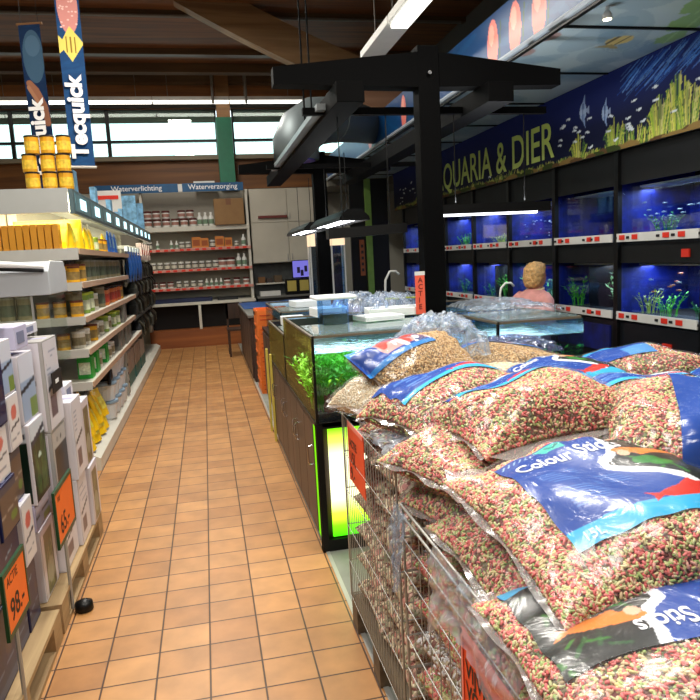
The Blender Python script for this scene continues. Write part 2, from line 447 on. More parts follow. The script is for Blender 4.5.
# thin pipes and conduits under the ceiling
pipe = mat('grey_conduit', (.45, .43, .40), .5)
for x in (.40, 1.02):
    struct('trim_%d' % (14 if x < .5 else 15), G().cyl((x, 13.2, 4.55), (x, 13.2, 5.2), .025), pipe)
struct('trim_16', G().cyl((-5, 10.3, 5.10), (4.2, 10.3, 5.10), .022), pipe)

# ------------------------------------------------ ceiling lights
def ceiling_light(x0, x1, y0, y1, z, label, group, lit=(0, 1), power=0):
    t = thing('ceiling_light', ((x0 + x1) / 2, (y0 + y1) / 2, z), label, 'light', group)
    long_y = (y1 - y0) > (x1 - x0)
    G().box(x0, x1, y0, y1, z, z + .07).build('housing', white, t, bevel=.004)
    if long_y:
        ya = y0 + (y1 - y0) * lit[0]; yb = y0 + (y1 - y0) * lit[1]; xm = (x0 + x1) / 2; w = (x1 - x0) * .33
        G().box(xm - w, xm + w, ya + .03, yb - .03, z - .03, z - .001).build('tube', lampw, t)
    else:
        xa = x0 + (x1 - x0) * lit[0]; xb = x0 + (x1 - x0) * lit[1]; ym = (y0 + y1) / 2; w = (y1 - y0) * .33
        G().box(xa + .01, xb - .01, ym - w, ym + w, z - .05, z - .001).build('tube', lampw, t)
    g = G()
    for a in (.2, .8):
        xx = (x0 + x1) / 2 if long_y else x0 + (x1 - x0) * a; yy = y0 + (y1 - y0) * a if long_y else (y0 + y1) / 2
        g.cyl((xx, yy, z + .07), (xx, yy, 5.2), .006, n=6)
    g.build('hanger', pipe, t)
    if power:
        ld = bpy.data.lights.new('lamp', 'AREA'); ld.energy = power; ld.shape = 'RECTANGLE'
        ld.size = max(.1, (x1 - x0)); ld.size_y = max(.1, (y1 - y0)); ld.color = (1, .96, .88)
        lo = bpy.data.objects.new('lamp', ld); col.objects.link(lo); lo.location = ((x0 + x1) / 2, (y0 + y1) / 2, z - .07)
for i in range(5):
    a = -5 + i * 1.43
    ceiling_light(a, a + 1.42, 13.42, 13.52, 4.66, 'white fluorescent tube in the row under the back wall ceiling, %s from the duct' % NTH[4 - i], 'tube lights in a row above the back windows', power=0)
ceiling_light(1.74, 1.97, 5.95, 7.0, 3.6, 'unlit grey batten light hanging beyond the lit one, over the tanks', 'batten lights above the tanks', lit=(.0, .01))
ceiling_light(1.74, 1.97, 4.6, 5.93, 3.6, 'lit white batten light hanging above the black lamp frame', 'batten lights above the tanks', lit=(0, 1), power=7)
def area(x, y, z, sx, sy, p, c=(1, .95, .86), rot=(0, 0, 0)):
    ld = bpy.data.lights.new('lamp', 'AREA'); ld.energy = p; ld.shape = 'RECTANGLE'; ld.size = sx; ld.size_y = sy; ld.color = c
    lo = bpy.data.objects.new('lamp', ld); col.objects.link(lo); lo.location = (x, y, z); lo.rotation_euler = rot
    return lo
# the hall's other unseen ceiling lamps, and lamps added for the bag heap
area(-.1, 4.3, 4.0, .4, 1.2, 105)
area(-.3, 7.2, 4.9, .5, 2.2, 120)
area(-.3, 10.6, 4.9, .5, 2.2, 110)
area(1.0, .9, 3.4, 1.2, .4, 42)
area(1.5, 2.5, 3.4, .9, .4, 62)  # placed beyond the heap to leave its near faces shaded
area(-.7, 1.4, 3.2, .5, 1.4, 62, rot=(0, -.6, 0))  # added tilted fill for the aisle side of the bag heap
area(-2.6, 4.0, 4.2, .5, 1.5, 50)
area(2.9, 4.6, 2.95, .3, 2.5, 8, (.9, .95, 1))

area(-1.9, 5.6, 2.10, 1.7, .12, 10, (1, .93, .78)); area(-1.10, 7.4, 2.10, .10, 3.4, 11, (1, .93, .78)); area(-1.10, 11, 2.10, .10, 3.0, 5, (1, .95, .85))
area(2.0, 4.44, 1.925, .8, .06, 13, (.95, .98, 1), rot=(PI, 0, 0)); area(1.31, 6.5, 2.02, .1, 1.4, 4, (.95, .98, 1), rot=(PI, 0, 0))  # uplights added over the lamps to brighten the canopy underside
# world: overcast daylight behind the clerestory windows
w = bpy.data.worlds.new('world'); sc.world = w; w.use_nodes = True
w.node_tree.nodes['Background'].inputs[0].default_value = (.78, .93, 1, 1); w.node_tree.nodes['Background'].inputs[1].default_value = 2.6
# ================================================================== lamp gantry over the island
t = thing('lamp_gantry', (1.46, 4.2, 0), 'black steel lamp gantry with two posts standing among the tanks', 'frame')
GX = 1.465
G().box(GX - .07, GX + .07, 4.14, 4.26, .723, 2.87).build('post', black, t, bevel=.004)
G().box(GX - .08, GX + .08, 8.22, 8.38, 0, 2.87).build('post', black, t, bevel=.004)
for y in (4.2, 8.3):
    for s in (-1, 1):
        e_ = .975 if s < 0 else .905
        pr = [(GX + s * .07, 2.62), (GX + s * e_, 2.635), (GX + s * e_, 2.735), (GX + s * .07, 2.83)]
        G().prism(pr, y - .06, y + .06).build('beam', black, t)
    G().cyl((GX - .002, y - .061, 2.70), (GX - .002, y - .088, 2.70), .012).build('bolt', chrome, t)
for x0 in (.84, 1.80):
    G().box(x0, x0 + .17, 4.0, 8.5, 2.50, 2.62).build('rail', black, t, bevel=.003)
G().box(.70, 2.42, 4.42, 4.47, 2.515, 2.56).build('cross_bar', black, t)
G().box(.70, 2.42, 7.0, 7.05, 2.515, 2.56).build('cross_bar', black, t)
# pair of slim suspended tubes in the rails
g = G(); g.box(.78, .838, 4.35, 7.3, 2.53, 2.57); g.build('side_strip', mat('grey_strip', (.45, .47, .48), .35), t)
for k, x in enumerate((.90, .96)):
    for y in (5.6,):
        G().cyl((x, y, 2.62), (x, y, 5.2), .008, n=6).build('suspension_rod', black, t)

def hood(y0, y1, x, z, label):
    t = thing('pendant_lamp', (x, (y0 + y1) / 2, z), label, 'lamp', 'black hooded pendant lamps hanging from the gantry')
    prof = [(-.14, 0), (-.13, .035), (-.06, .10), (.06, .10), (.13, .035), (.14, 0), (.125, 0), (.115, .03), (.055, .085), (-.055, .085), (-.115, .03), (-.125, 0)]
    G().prism([(x + a, z + b) for a, b in prof], y0, y1).build('hood', blackp, t)
    for s in (y0, y1):
        G().prism([(x + a, z + b) for a, b in prof[:6]], s - .008, s + .008).build('end_cap', blackp, t)
    for s in (-.05, .05):
        G().cyl((x + s, y0 + .05, z + .03), (x + s, y1 - .05, z + .03), .02, n=8).build('tube', emis('bright_tube', (.97, .98, 1), 14.), t)
    for yy in (y0 + .3, y1 - .3):
        G().cyl((x, yy, z + .1), (x, yy, 2.52), .004, n=5).build('cord', blackp, t)
hood(5.75, 7.4, 1.31, 1.90, 'black hooded pendant lamp hanging over the tanks, nearer of the pair in line')
hood(7.6, 9.2, 1.27, 1.90, 'black hooded pendant lamp in line behind the nearer one, by the monitor')
# long bar lamp across the island
def barlamp(x0, x1, y, z0, z1, label):
    t = thing('bar_lamp', ((x0 + x1) / 2, y, min(z0, z1)), label, 'lamp', 'black bar lamps across the tank island')
    g = G(); g.add([(x0, y - .05, z0), (x1, y - .05, z1), (x1, y + .05, z1), (x0, y + .05, z0), (x0, y - .05, z0 + .065), (x1, y - .05, z1 + .065), (x1, y + .05, z1 + .065), (x0, y + .05, z0 + .065)],
        [(3, 2, 1, 0), (4, 5, 6, 7), (0, 1, 5, 4), (1, 2, 6, 5), (2, 3, 7, 6), (3, 0, 4, 7)]); g.build('housing', blackp, t)
    if x0 > 1: G().cyl((x0 + (x1 - x0) * .05, y - .035, z0 - .002), (x1 - .1, y - .035, z1 - .002), .014, n=8).build('tube', emis('bar_tube', (.97, .97, 1), 4.), t)
    for a in (.2, .8):
        x = x0 + (x1 - x0) * a; z = z0 + (z1 - z0) * a
        G().cyl((x, y, z + .06), (x, y, 2.52), .004, n=5).build('cord', blackp, t)
barlamp(GX + .1, 2.43, 4.44, 1.845, 1.845, 'black bar lamp with white tube on the aquarium wall side of the near post')
barlamp(.82, GX - .1, 4.44, 1.715, 1.735, 'black bar lamp on the aisle side of the near post')
# ------------------------------------------------ ventilation duct
t = thing('ventilation_duct', (1.16, 8, 2.72), 'large grey round ventilation duct behind the lamp gantry', 'duct')
dm = mat('duct_grey', (.42, .46, .47), .45, .35, .1, 3)
dp_ = [(1.16, 8.0, 2.74), (1.16, 8.0, 2.92), (1.24, 8.05, 3.08), (1.42, 8.15, 3.21), (1.7, 8.35, 3.27), (2.05, 8.7, 3.30), (2.5, 9.2, 3.32), (3.1, 9.8, 3.34)]
G().tube(dp_, [.27, .275, .28, .28, .27, .25, .22, .19], 24).build('duct_pipe', dm, t, smooth=True)
G().tube([(1.66, 8.31, 3.265), (1.71, 8.36, 3.27)], .278, 24).build('joint_ring', dm, t)
G().cyl((1.16, 8.0, 2.725), (1.16, 8.0, 2.738), .22, n=20).build('outlet', mat('violet_outlet_glow', (.42, .40, .75), .5), t)  # violet light inside the elbow, put into the outlet's colour

# ================================================================== painted canopy over the aquarium aisle
SO = 3.02
fc = Cv(2.4, 12.5, SO, SO + .40, 900, 36, (.05, .25, .45))     # x = world Y
for k in range(60):
    y = R.uniform(2.4, 12.5); fc.ell(y, SO + R.uniform(.02, .4), R.uniform(.05, .3), .03, (.07, .35, .55), R.uniform(-.5, .5), .35)
for y in (5.17, 4.78, 4.42, 7.6, 9.2):
    fc.ell(y, SO + .17, .10, .19, (.93, .50, .45)); fc.ell(y + .02, SO + .25, .05, .08, (.98, .66, .58)); fc.poly([(y, SO + .02), (y - .1, SO - .02), (y + .1, SO - .02)], (.93, .50, .45))
    fc.line([(y - .12, SO + .05), (y - .15, SO + .3)], .02, (.15, .30, .18))
t = thing('painted_canopy', (3.0, 7.5, SO), 'blue canopy painted with coral fish and leaves over the aquarium aisle', 'canopy')
fc.mesh('front_fascia', lambda X, Y: (X * 0 + 2.37, X, Y), ART, t)
so = Cv(2.38, 3.5, 2.4, 12.5, 80, 600, (.66, .73, .76))
for k in range(70):
    so.ell(R.uniform(2.4, 3.5), R.uniform(2.4, 12.5), R.uniform(.1, .3), R.uniform(.1, .5), (.38, .52, .62), R.uniform(0, 3), .35)
for (x, y, a) in ((2.95, 4.95, .3), (3.15, 4.45, .1), (2.75, 5.5, .3), (2.8, 7, .2)):
    for d in (0, .035, -.035): so.line([(x + .12 * math.cos(k / 3) + d, y + .28 * math.sin(k / 3)) for k in range(16)], .012, (.66, .74, .76), .5)
for y in (5.15, 4.78, 4.42):
    so.ell(2.45, y, .07, .09, (.62, .46, .42), 0, .8)
def yfish(x, y):
    so.ell(x, y, .09, .11, (.80, .72, .45)); so.line([(x - .05, y - .08), (x - .05, y + .08)], .02, (.35, .33, .25)); so.line([(x + .03, y - .09), (x + .03, y + .09)], .02, (.35, .33, .25))
    so.poly([(x, y + .08), (x + .12, y + .18), (x - .1, y + .16)], (.60, .55, .36))
yfish(3.02, 4.47); yfish(2.62, 6.1); yfish(2.8, 8.4)
for (x, y, s) in ((3.30, 4.05, .20), (3.15, 3.75, .18), (3.38, 4.4, .12), (3.3, 3.4, .2)):
    so.poly([(x - s * .6, y - s), (x, y - s * 1.6), (x + s * .7, y - s * .4), (x + s * .5, y + s * .8), (x - s * .3, y + s * 1.1), (x - s * .8, y + s * .2)], (.52, .66, .42))
    so.line([(x - s * .3, y - s), (x + s * .3, y + s)], .02, (.62, .74, .50))
so.mesh('underside', lambda X, Y: (X, Y, X * 0 + SO), ART, t)
G().box(2.372, 3.5, 2.4, 12.5, SO + .005, SO + .39).build('core', mat('canopy_core', (.2, .2, .2), .8), t)
for y in [3.08 + 1.1 * k for k in range(9)]:
    G().box(2.40, 3.49, y, y + .02, SO - .015, SO - .001).build('batten', blackp, t)
t = thing('canopy_rail', (2.34, 7, SO), 'long pale metal rail along the lower edge of the painted canopy', 'rail')
G().tube([(2.335, 3.0, SO - .01), (2.335, 12.4, SO - .01)], .022, 8).build('pipe', mat('pale_rail', (.62, .66, .70), .4), t)
G().box(2.335, 2.368, 3.0, 12.4, SO - .05, SO - .035).build('dark_channel', blackp, t)
t = thing('spot_lamp', (2.52, 3.85, SO), 'small lit white spot lamp under the painted canopy', 'lamp')
G().cyl((2.52, 3.85, SO - .001), (2.52, 3.85, SO - .03), .012).build('stem', white, t)
G().lathe([(.015, .05), (.028, .03), (.03, 0), (.026, 0)], (2.52, 3.85, SO - .075), 12).build('shade', white, t)
G().lathe([(.024, .002), (.024, -.004)], (2.52, 3.85, SO - .075), 12).build('bulb', emis('spot_glow', (1, .95, .8), 8), t)
# soffit between the canopy and the back of the hall, pale
struct('trim_17', G().box(2.37, 4.25, 12.5, 13.9, 2.9, 3.3), mat('grey_plaster', (.45, .44, .40), .8))

# ================================================================== banner above the aquariums
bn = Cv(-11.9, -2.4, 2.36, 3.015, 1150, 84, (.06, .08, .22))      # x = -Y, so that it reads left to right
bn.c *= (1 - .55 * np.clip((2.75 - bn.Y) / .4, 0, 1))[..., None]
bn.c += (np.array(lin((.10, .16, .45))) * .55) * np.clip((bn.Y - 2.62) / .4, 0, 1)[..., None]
for k in range(160):                                               # printed sun rays in the water
    a = R.uniform(0, 1); x = -4.95 + 1.25 * a + R.uniform(-.1, .1); y = 3.01 - R.uniform(0, .16); L_ = R.uniform(.05, .26)
    bn.line([(x, y), (x - L_, y - L_ * R.uniform(.35, .6))], R.uniform(.006, .014), R.choice([(.35, .62, .95), (.20, .45, .85), (.55, .75, 1)]), R.uniform(.1, .32))
greens = [(.55, .66, .20), (.72, .74, .25), (.35, .50, .18), (.80, .76, .35), (.30, .42, .20), (.60, .60, .30), (.75, .72, .45)]
for k in range(1500):
    x = R.uniform(-11.8, -2.5); near = max(0, 1 - abs(x + 3.75) / 1.0); cl = max(0, math.sin(x * 4.1) * math.sin(x * 1.7 + 1))
    h = R.uniform(.02, .06) + cl * R.uniform(.02, .16) + near * R.uniform(.05, .34)
    if -9.9 < x < -6.0: h = min(h, R.uniform(.02, .09))
    b = R.uniform(-.04, .04)
    bn.line([(x, 2.37), (x + b * .4, 2.37 + h * .5), (x + b, 2.37 + h)], R.uniform(.006, .013), R.choice(greens), R.uniform(.45, .9))
for (x, h) in ((-4.42, .44), (-4.30, .36), (-4.62, .33), (-3.9, .46), (-5.2, .26), (-5.75, .24)):
    for q in range(34):
        a = R.uniform(-.13, .13); bn.line([(x + a * .6, 2.38), (x + a, 2.38 + (h - abs(a) * .9) * R.uniform(.5, 1)), (x + a * 1.2, 2.37 + (h - abs(a)) * R.uniform(.7, 1))], .011, R.choice(greens), .75)
for k in range(90):
    x = R.uniform(-11.8, -2.5); bn.ell(x, 2.37, R.uniform(.05, .16), R.uniform(.015, .045), R.choice([(.35, .25, .15), (.50, .40, .22), (.20, .24, .10)]))
for k in range(110):
    x = R.uniform(-11.8, -2.6); z = R.uniform(2.45, 2.78)
    if -9.8 < x < -6.1 and z > 2.46: continue
    a = R.uniform(-.3, .3); bn.ell(x, z, .030, .010, (.82, .84, .84), a); bn.poly([(x - .025, z), (x - .045, z + .012), (x - .045, z - .012)], (.7, .72, .75))
for (x, z, s) in ((-5.67, 2.78, 1), (-5.33, 2.70, .85)):          # pale angelfish
    bn.ell(x, z, .055 * s, .075 * s, (.62, .68, .78)); bn.poly([(x - .04 * s, z + .03), (x + .03 * s, z + .15 * s), (x + .03 * s, z + .02)], (.50, .58, .72)); bn.poly([(x - .04 * s, z - .03), (x + .04 * s, z - .15 * s), (x + .02 * s, z - .02)], (.50, .58, .72))
    bn.line([(x, z + .07 * s), (x - .005, z - .07 * s)], .012, (.2, .25, .4)); bn.poly([(x + .04 * s, z), (x + .10 * s, z + .04 * s), (x + .10 * s, z - .04 * s)], (.55, .6, .7))
t = thing('wall_banner', (3.48, 7, 2.36), 'long dark blue banner with fish, water plants and green lettering above the aquariums', 'banner')
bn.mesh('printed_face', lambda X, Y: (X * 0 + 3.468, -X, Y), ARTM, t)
G().box(3.47, 3.5, 2.4, 11.9, 2.355, 3.018).build('board', blackp, t)
text('lettering', 'AQUARIA & DIER', .50, mat('lime_letters', (.72, .78, .38), .5), t, (3.464, 9.62, 2.465), (0, -1, 0), (0, 0, 1), bold=.005, squash=.895)
for y in [2.9 + 1.8 * k for k in range(5)]: pass

# ================================================================== aquarium wall
def noisecol(name, c1, c2, scale, rough=.6):
    m = mat(name, c1, rough); e = [n for n in m.node_tree.nodes if n.type == 'VALTORGB'][0].color_ramp.elements
    e[0].color = (*lin(c1), 1); e[1].color = (*lin(c2), 1)
    [n for n in m.node_tree.nodes if n.type == 'TEX_NOISE'][0].inputs['Scale'].default_value = scale
    return m
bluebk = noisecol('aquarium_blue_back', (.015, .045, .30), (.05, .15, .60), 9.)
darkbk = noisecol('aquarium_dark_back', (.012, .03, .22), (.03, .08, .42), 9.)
gravel = mat('dark_gravel', (.16, .14, .12), .8, var=.5, vscale=90, bump=.5, bscale=150)
railw = mat('white_price_rail', (.82, .82, .80), .5)
plantm = [mat('plant_green_%s' % a, c, .5, var=.3, vscale=20) for a, c in (('bright', (.42, .86, .22)), ('yellow', (.74, .80, .30)), ('deep', (.16, .55, .20)), ('pale', (.68, .92, .55)))]
YP = [3.10, 4.15, 5.20, 6.25, 7.30, 8.35, 9.40, 10.45, 11.5]
t = thing('aquarium_rack', (3.5, 7.3, 0), 'long black rack of aquariums along the wall under the banner', 'rack')
for y in YP:
    G().box(3.49, 3.53, y - .03, y + .03, 0, 2.36).build('upright', blackp, t)
def long(name, z0, z1, x0, x1, m): G().box(x0, x1, YP[0], YP[-1], z0, z1).build(name, m, t)
long('fascia', 2.075, 2.355, 3.52, 3.54, mat('rack_panel', (.065, .068, .07), .55, var=.15, spec=.25))
long('fascia', 1.415, 1.575, 3.52, 3.54, MATS['rack_panel'])
long('base_panel', 0.0, .90, 3.52, 3.54, mat('rack_base', (.045, .05, .07), .45, var=.3))
long('shelf_board', 1.56, 1.60, 3.54, 4.28, blackp); long('shelf_board', .90, .94, 3.54, 4.28, blackp); long('top_board', 2.3, 2.34, 3.54, 4.28, blackp)
G().box(4.26, 4.29, YP[0], YP[-1], .9, 2.36).build('back_board', blackp, t)
for y in YP: G().box(3.53, 4.26, y - .008, y + .008, .94, 2.3).build('divider', bluebk, t)
for z in (2.15, 1.50):
    pass
ntag = 0
for i in range(len(YP) - 1):
    for lv, z in ((0, .935), (1, 1.60)):
        rl = G().box(3.475, 3.488, YP[i] + .035, YP[i + 1] - .035, z - .005, z + .065).build('price_rail', railw, t)
        ks = [.12, .27, .62, .78] if i != 0 else [.1, .3, .5, .8]
        if i > 5: ks = [.3, .7]
        for a in ks:
            y = YP[i] + 1.05 * (1 - a) + R.uniform(-.03, .03)
            G().box(3.468, 3.4745, y - .035, y + .035, z + .012, z + .052).build('price_tag', redtag, rl)
            G().box(3.468, 3.4745, y + .075, y + .11, z + .02, z + .04).build('price_tag', ink, rl)
G().box(3.505, 3.519, 4.32, 4.40, 1.46, 1.52).build('sticker', redtag, t)
G().box(3.505, 3.519, 4.50, 4.60, .70, .78).build('sticker', redtag, t)
G().box(3.50, 3.518, 5.3, 6.2, .62, .86).build('blue_panel', darkbk, t)
for (z, p) in ((2.03, 17), (1.375, 15)):                               # strip lamps inside the tank tops
    for yy in (4.6, 7.6, 10.2):
        area(3.80, yy, z, .12, 2.4, p, (.80, .88, 1))

def aqua_plant(x, y, z, h, w, m, n, label, leaf=.35, seed=0, name='aquarium_plant'):
    rr = random.Random(seed * 31 + int(y * 100)); g = G(); st = G()
    for k in range(n):
        a = rr.uniform(0, 2 * PI); d = rr.uniform(0, w * .35); hh = h * rr.uniform(.55, 1)
        bx, by = x + d * math.cos(a), y + d * math.sin(a); lean = rr.uniform(.1, .5) * w
        p = [Vector((bx + lean * math.cos(a) * s * s, by + lean * math.sin(a) * s * s, z + hh * s)) for s in (0, .35, .7, 1)]
        st.tube(p, [.003, .003, .002, .001], 4)
        for q in range(5):
            s = .25 + .75 * (q + .5) / 5; i = min(2, int(s * 3)); c = p[i].lerp(p[i + 1], s * 3 - i) if s < 1 else p[3]
            b = rr.uniform(0, 2 * PI); L = h * leaf * rr.uniform(.35, .6); ww = L * .22
            d1 = Vector((math.cos(b), math.sin(b), rr.uniform(.2, .9))).normalized(); sd = d1.cross(Vector((0, 0, 1))).normalized() * ww
            g.add([c, c + d1 * L * .5 + sd, c + d1 * L, c + d1 * L * .5 - sd], [(0, 1, 2, 3)])
    if label is None: return g, st
    t = thing(name, (x, y, z), label, 'plant', None)
    g.build('leaves', m, t); st.build('stem', m, t)
    return t
tkinds = {  # module: (upper plants, lower plants) as (offset towards the viewer 0..1, height, material)
    1: ([(.42, .20, 2), (.9, .16, 1)], [(.45, .20, 0), (.15, .22, 1), (.75, .14, 2)]),
    2: ([], [(.85, .36, 3), (.10, .30, 0)]),
    3: ([], [(.75, .18, 2), (.45, .26, 2), (.1, .34, 0)]),
    4: ([(.55, .14, 1), (.35, .12, 1)], [(.2, .18, 2), (.6, .3, 0)]),
    5: ([(.40, .20, 0)], [(.3, .22, 2), (.7, .16, 2)]),
    6: ([(.75, .18, 3), (.30, .18, 3)], [(.7, .14, 2), (.3, .12, 2)]),
    7: ([(.5, .16, 2)], [(.5, .2, 2)]), 0: ([(.3, .2, 1)], [(.5, .18, 0)])}
pn = {0: 'bright green leafy', 1: 'yellow-green bushy', 2: 'dark green', 3: 'pale green feathery'}
for i in range(len(YP) - 1):
    for lv, z in ((0, .94), (1, 1.60)):
        if i == 0: continue
        y0, y1 = YP[i] + .012, YP[i + 1] - .012; zt = z + (.44 if lv == 0 else .445)
        col_word = NTH[i]
        t = thing('aquarium', (3.85, (y0 + y1) / 2, z), '%s blue aquarium in the %s row of the wall rack, %s from the near end' % ('bright' if lv else 'dark', 'upper' if lv else 'lower', NTH[i - 1]), 'aquarium', 'aquariums in the wall rack')
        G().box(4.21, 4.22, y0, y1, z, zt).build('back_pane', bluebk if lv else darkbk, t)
        G().box(3.555, 3.561, y0, y1, z, zt).build('front_pane', glassy('rack_glass', (.9, .95, 1), .035), t)
        G().box(3.562, 4.20, y0, y1, z + .001, z + .035).build('gravel_bed', gravel, t, kind='stuff')
        G().box(3.70, 4.0, y0 + .02, y1 - .02, zt + .005, zt + .02).build('lamp_strip', white, t)
        if lv == 0 and i in (2, 4):
            G().box(3.562, 4.2, (y0 + y1) / 2 - .004, (y0 + y1) / 2 + .004, z, zt).build('divider', blackp, t)
        for q, (a, h, k) in enumerate(tkinds[i][1 - lv] if lv == 0 else tkinds[i][0]):
            y = y1 - a * (y1 - y0)
            aqua_plant(3.66 + .05 * q, y, z + .035, h, .22, plantm[k], 16, '%s plant, %s from the far side, in the %s %s rack tank' % (pn[k], NTH[q], NTH[i - 1], 'upper' if lv else 'lower'), seed=i * 3 + q)
# little fish
fishm = [mat('fish_' + a, c, .35) for a, c in (('silver', (.75, .80, .85)), ('orange', (.85, .45, .2)), ('yellow', (.8, .75, .35)))]
def fish_at(x, y, z, L, m, label, group):
    g = G(); dy = -1 if R.random() < .5 else 1
    g.tube([(x, y - dy * L * .5, z), (x, y - dy * L * .3, z), (x, y, z), (x, y + dy * L * .25, z), (x, y + dy * L * .5, z)], [L * .03, L * .08, L * .17, L * .12, L * .015], 6)
    g.add([(x, y - dy * L * .42, z), (x, y - dy * L * .7, z + L * .2), (x + .001, y - dy * L * .62, z), (x, y - dy * L * .7, z - L * .2)], [(0, 1, 2, 3)])
    o = g.build('fish', m, None, smooth=True); prop(o, label, 'fish', group)
for i in range(22):
    y = 6.3 + R.uniform(.1, .95); z = R.uniform(1.70, 1.90)
    fish_at(R.uniform(3.6, 3.8), y, z, .04, fishm[0], 'tiny silver fish of the shoal in the upper tank behind the bar lamp', 'shoal of tiny silver fish')
for i in range(12):
    fish_at(R.uniform(3.6, 3.8), 4.15 + R.uniform(.1, .95), R.uniform(1.78, 1.92), .05, fishm[0], 'small silver fish near the water surface in the upper near tank', 'silver fish in the upper near tank')
for i in range(12):
    fish_at(R.uniform(3.6, 3.8), 4.15 + R.uniform(.1, .95), R.uniform(1.15, 1.32), .055, fishm[1 if i % 3 else 0], 'small reddish or silver fish in the lower near tank above green plants', 'small fish in the lower near tank')
# blue tank low down at the far end of the rack's base

# ================================================================== the visitor
def skin(name, verts, edges, rad, m, parent=None, sub=2):
    me = bpy.data.meshes.new(name); me.from_pydata(verts, edges, []); o = bpy.data.objects.new(name, me); col.objects.link(o)
    if parent is not None: o.parent = parent; WM[o] = WM[parent]
    me.materials.append(m)
    sk = o.modifiers.new('s', 'SKIN'); sk.use_smooth_shade = True
    for i, rr in enumerate(rad):
        me.skin_vertices[0].data[i].radius = rr if isinstance(rr, tuple) else (rr, rr)
    me.skin_vertices[0].data[0].use_root = True
    sb = o.modifiers.new('u', 'SUBSURF'); sb.levels = sub; sb.render_levels = sub
    return o
skinm = mat('skin', (.80, .55, .45), .5)
def loft(g, rings, n=18):
    vs = []; fs = []
    for (x, y, z, rx, ry) in rings:
        for k in range(n): a = 2 * PI * k / n; vs.append((x + rx * math.cos(a), y + ry * math.sin(a), z))
    for i in range(len(rings) - 1):
        b = i * n; fs += [(b + k, b + (k + 1) % n, b + n + (k + 1) % n, b + n + k) for k in range(n)]
    fs += [tuple(range(n))[::-1], tuple(range(len(rings) * n - n, len(rings) * n))]
    return g.add(vs, fs)
P = thing('person', (3.10, 6.0, 0), 'person with short blond hair in a pink cardigan standing before the aquariums', 'person', rz=.35)
# local frame: faces +X, slightly stooped, hands resting in front
g = G()
loft(g, [(0, 0, .74, .10, .13), (0, 0, .84, .12, .16), (.0, 0, .94, .11, .145), (.02, 0, 1.04, .11, .16), (.035, 0, 1.12, .09, .17), (.05, 0, 1.165, .055, .08), (.06, 0, 1.20, .05, .052), (.085, 0, 1.25, .046, .048)])
loft(g, [(.085, 0, 1.185, .03, .03), (.095, 0, 1.205, .062, .05), (.10, 0, 1.235, .08, .062), (.10, 0, 1.28, .09, .072), (.09, 0, 1.33, .095, .076), (.085, 0, 1.375, .085, .070), (.08, 0, 1.41, .05, .045), (.08, 0, 1.42, .01, .01)])
loft(g, [(.185, 0, 1.262, .016, .014), (.198, 0, 1.275, .018, .016), (.188, 0, 1.30, .012, .011), (.18, 0, 1.32, .006, .008)], 8)
for s_ in (-1, 1):
    g.tube([(.03, s_ * .15, 1.12), (.0, s_ * .19, 1.0), (.02, s_ * .20, .86), (.12, s_ * .16, .80), (.22, s_ * .12, .80), (.27, s_ * .11, .80)], [.055, .05, .042, .035, .026, .030], 10)
    for q in range(4): g.tube([(.27, s_ * .11 + (q - 1.5) * .016, .80), (.31, s_ * .11 + (q - 1.5) * .019, .798), (.335 - abs(q - 1.4) * .006, s_ * .11 + (q - 1.5) * .020, .785)], [.0095, .009, .007], 6)
    g.tube([(.26, s_ * .085, .80), (.285, s_ * .065, .795), (.305, s_ * .06, .785)], [.010, .009, .007], 6)
    g.tube([(0, s_ * .08, .82), (.02, s_ * .085, .45), (-.01, s_ * .09, .09), (.0, s_ * .09, .05)], [.09, .055, .038, .045], 12)
    g.tube([(-.03, s_ * .09, .035), (.06, s_ * .095, .035), (.16, s_ * .10, .03)], [.038, .042, .028], 10)
    g.tube([(.08, s_ * .072, 1.27), (.082, s_ * .086, 1.30), (.078, s_ * .078, 1.325)], [.010, .016, .010], 8)
o = g.build('body', skinm, P, smooth=True, local=True)
md = o.modifiers.new('r', 'REMESH'); md.mode = 'VOXEL'; md.voxel_size = .007; md.use_smooth_shade = True
for s_ in (-1, 1):
    G().lathe([(.0005, -.008), (.008, -.004), (.008, .004), (.0005, .008)], (.178, s_ * .030, 1.305), 8).build('eye', ink, P, local=True)
g = G(); g.tube([(.183, -.022, 1.238), (.190, 0, 1.236), (.183, .022, 1.238)], [.003, .005, .003], 6); g.build('mouth', mat('lips', (.70, .35, .32), .5), P, local=True)
pk = mat('pink_cardigan', (.83, .58, .55), .85, var=.12, vscale=14, bump=.5, bscale=40)
g = G()
loft(g, [(0, 0, .68, .165, .205), (0, 0, .80, .155, .20), (0, 0, .94, .14, .18), (.015, 0, 1.04, .14, .185), (.03, 0, 1.11, .125, .185), (.045, 0, 1.155, .095, .13), (.06, 0, 1.185, .070, .080)])
for s_ in (-1, 1): g.tube([(.03, s_ * .12, 1.10), (.02, s_ * .175, 1.06), (-.005, s_ * .205, .98), (.02, s_ * .215, .87), (.12, s_ * .17, .81), (.19, s_ * .135, .80)], [.08, .078, .068, .06, .05, .046], 12)
o = g.build('cardigan', pk, P, smooth=True, local=True); md = o.modifiers.new('r', 'REMESH'); md.mode = 'VOXEL'; md.voxel_size = .010; md.use_smooth_shade = True
g = G()
for s_ in (-1, 1): g.tube([(0, s_ * .08, .80), (.02, s_ * .085, .45), (-.01, s_ * .09, .10)], [.105, .075, .06], 14)
g.build('trousers', mat('dark_trousers', (.12, .12, .16), .8), P, smooth=True, local=True)
for s_ in (-1, 1): G().tube([(-.05, s_ * .09, .04), (.06, s_ * .095, .04), (.18, s_ * .10, .032)], [.045, .05, .034], 10).build('shoe', blackp, P, smooth=True, local=True)
g = G()
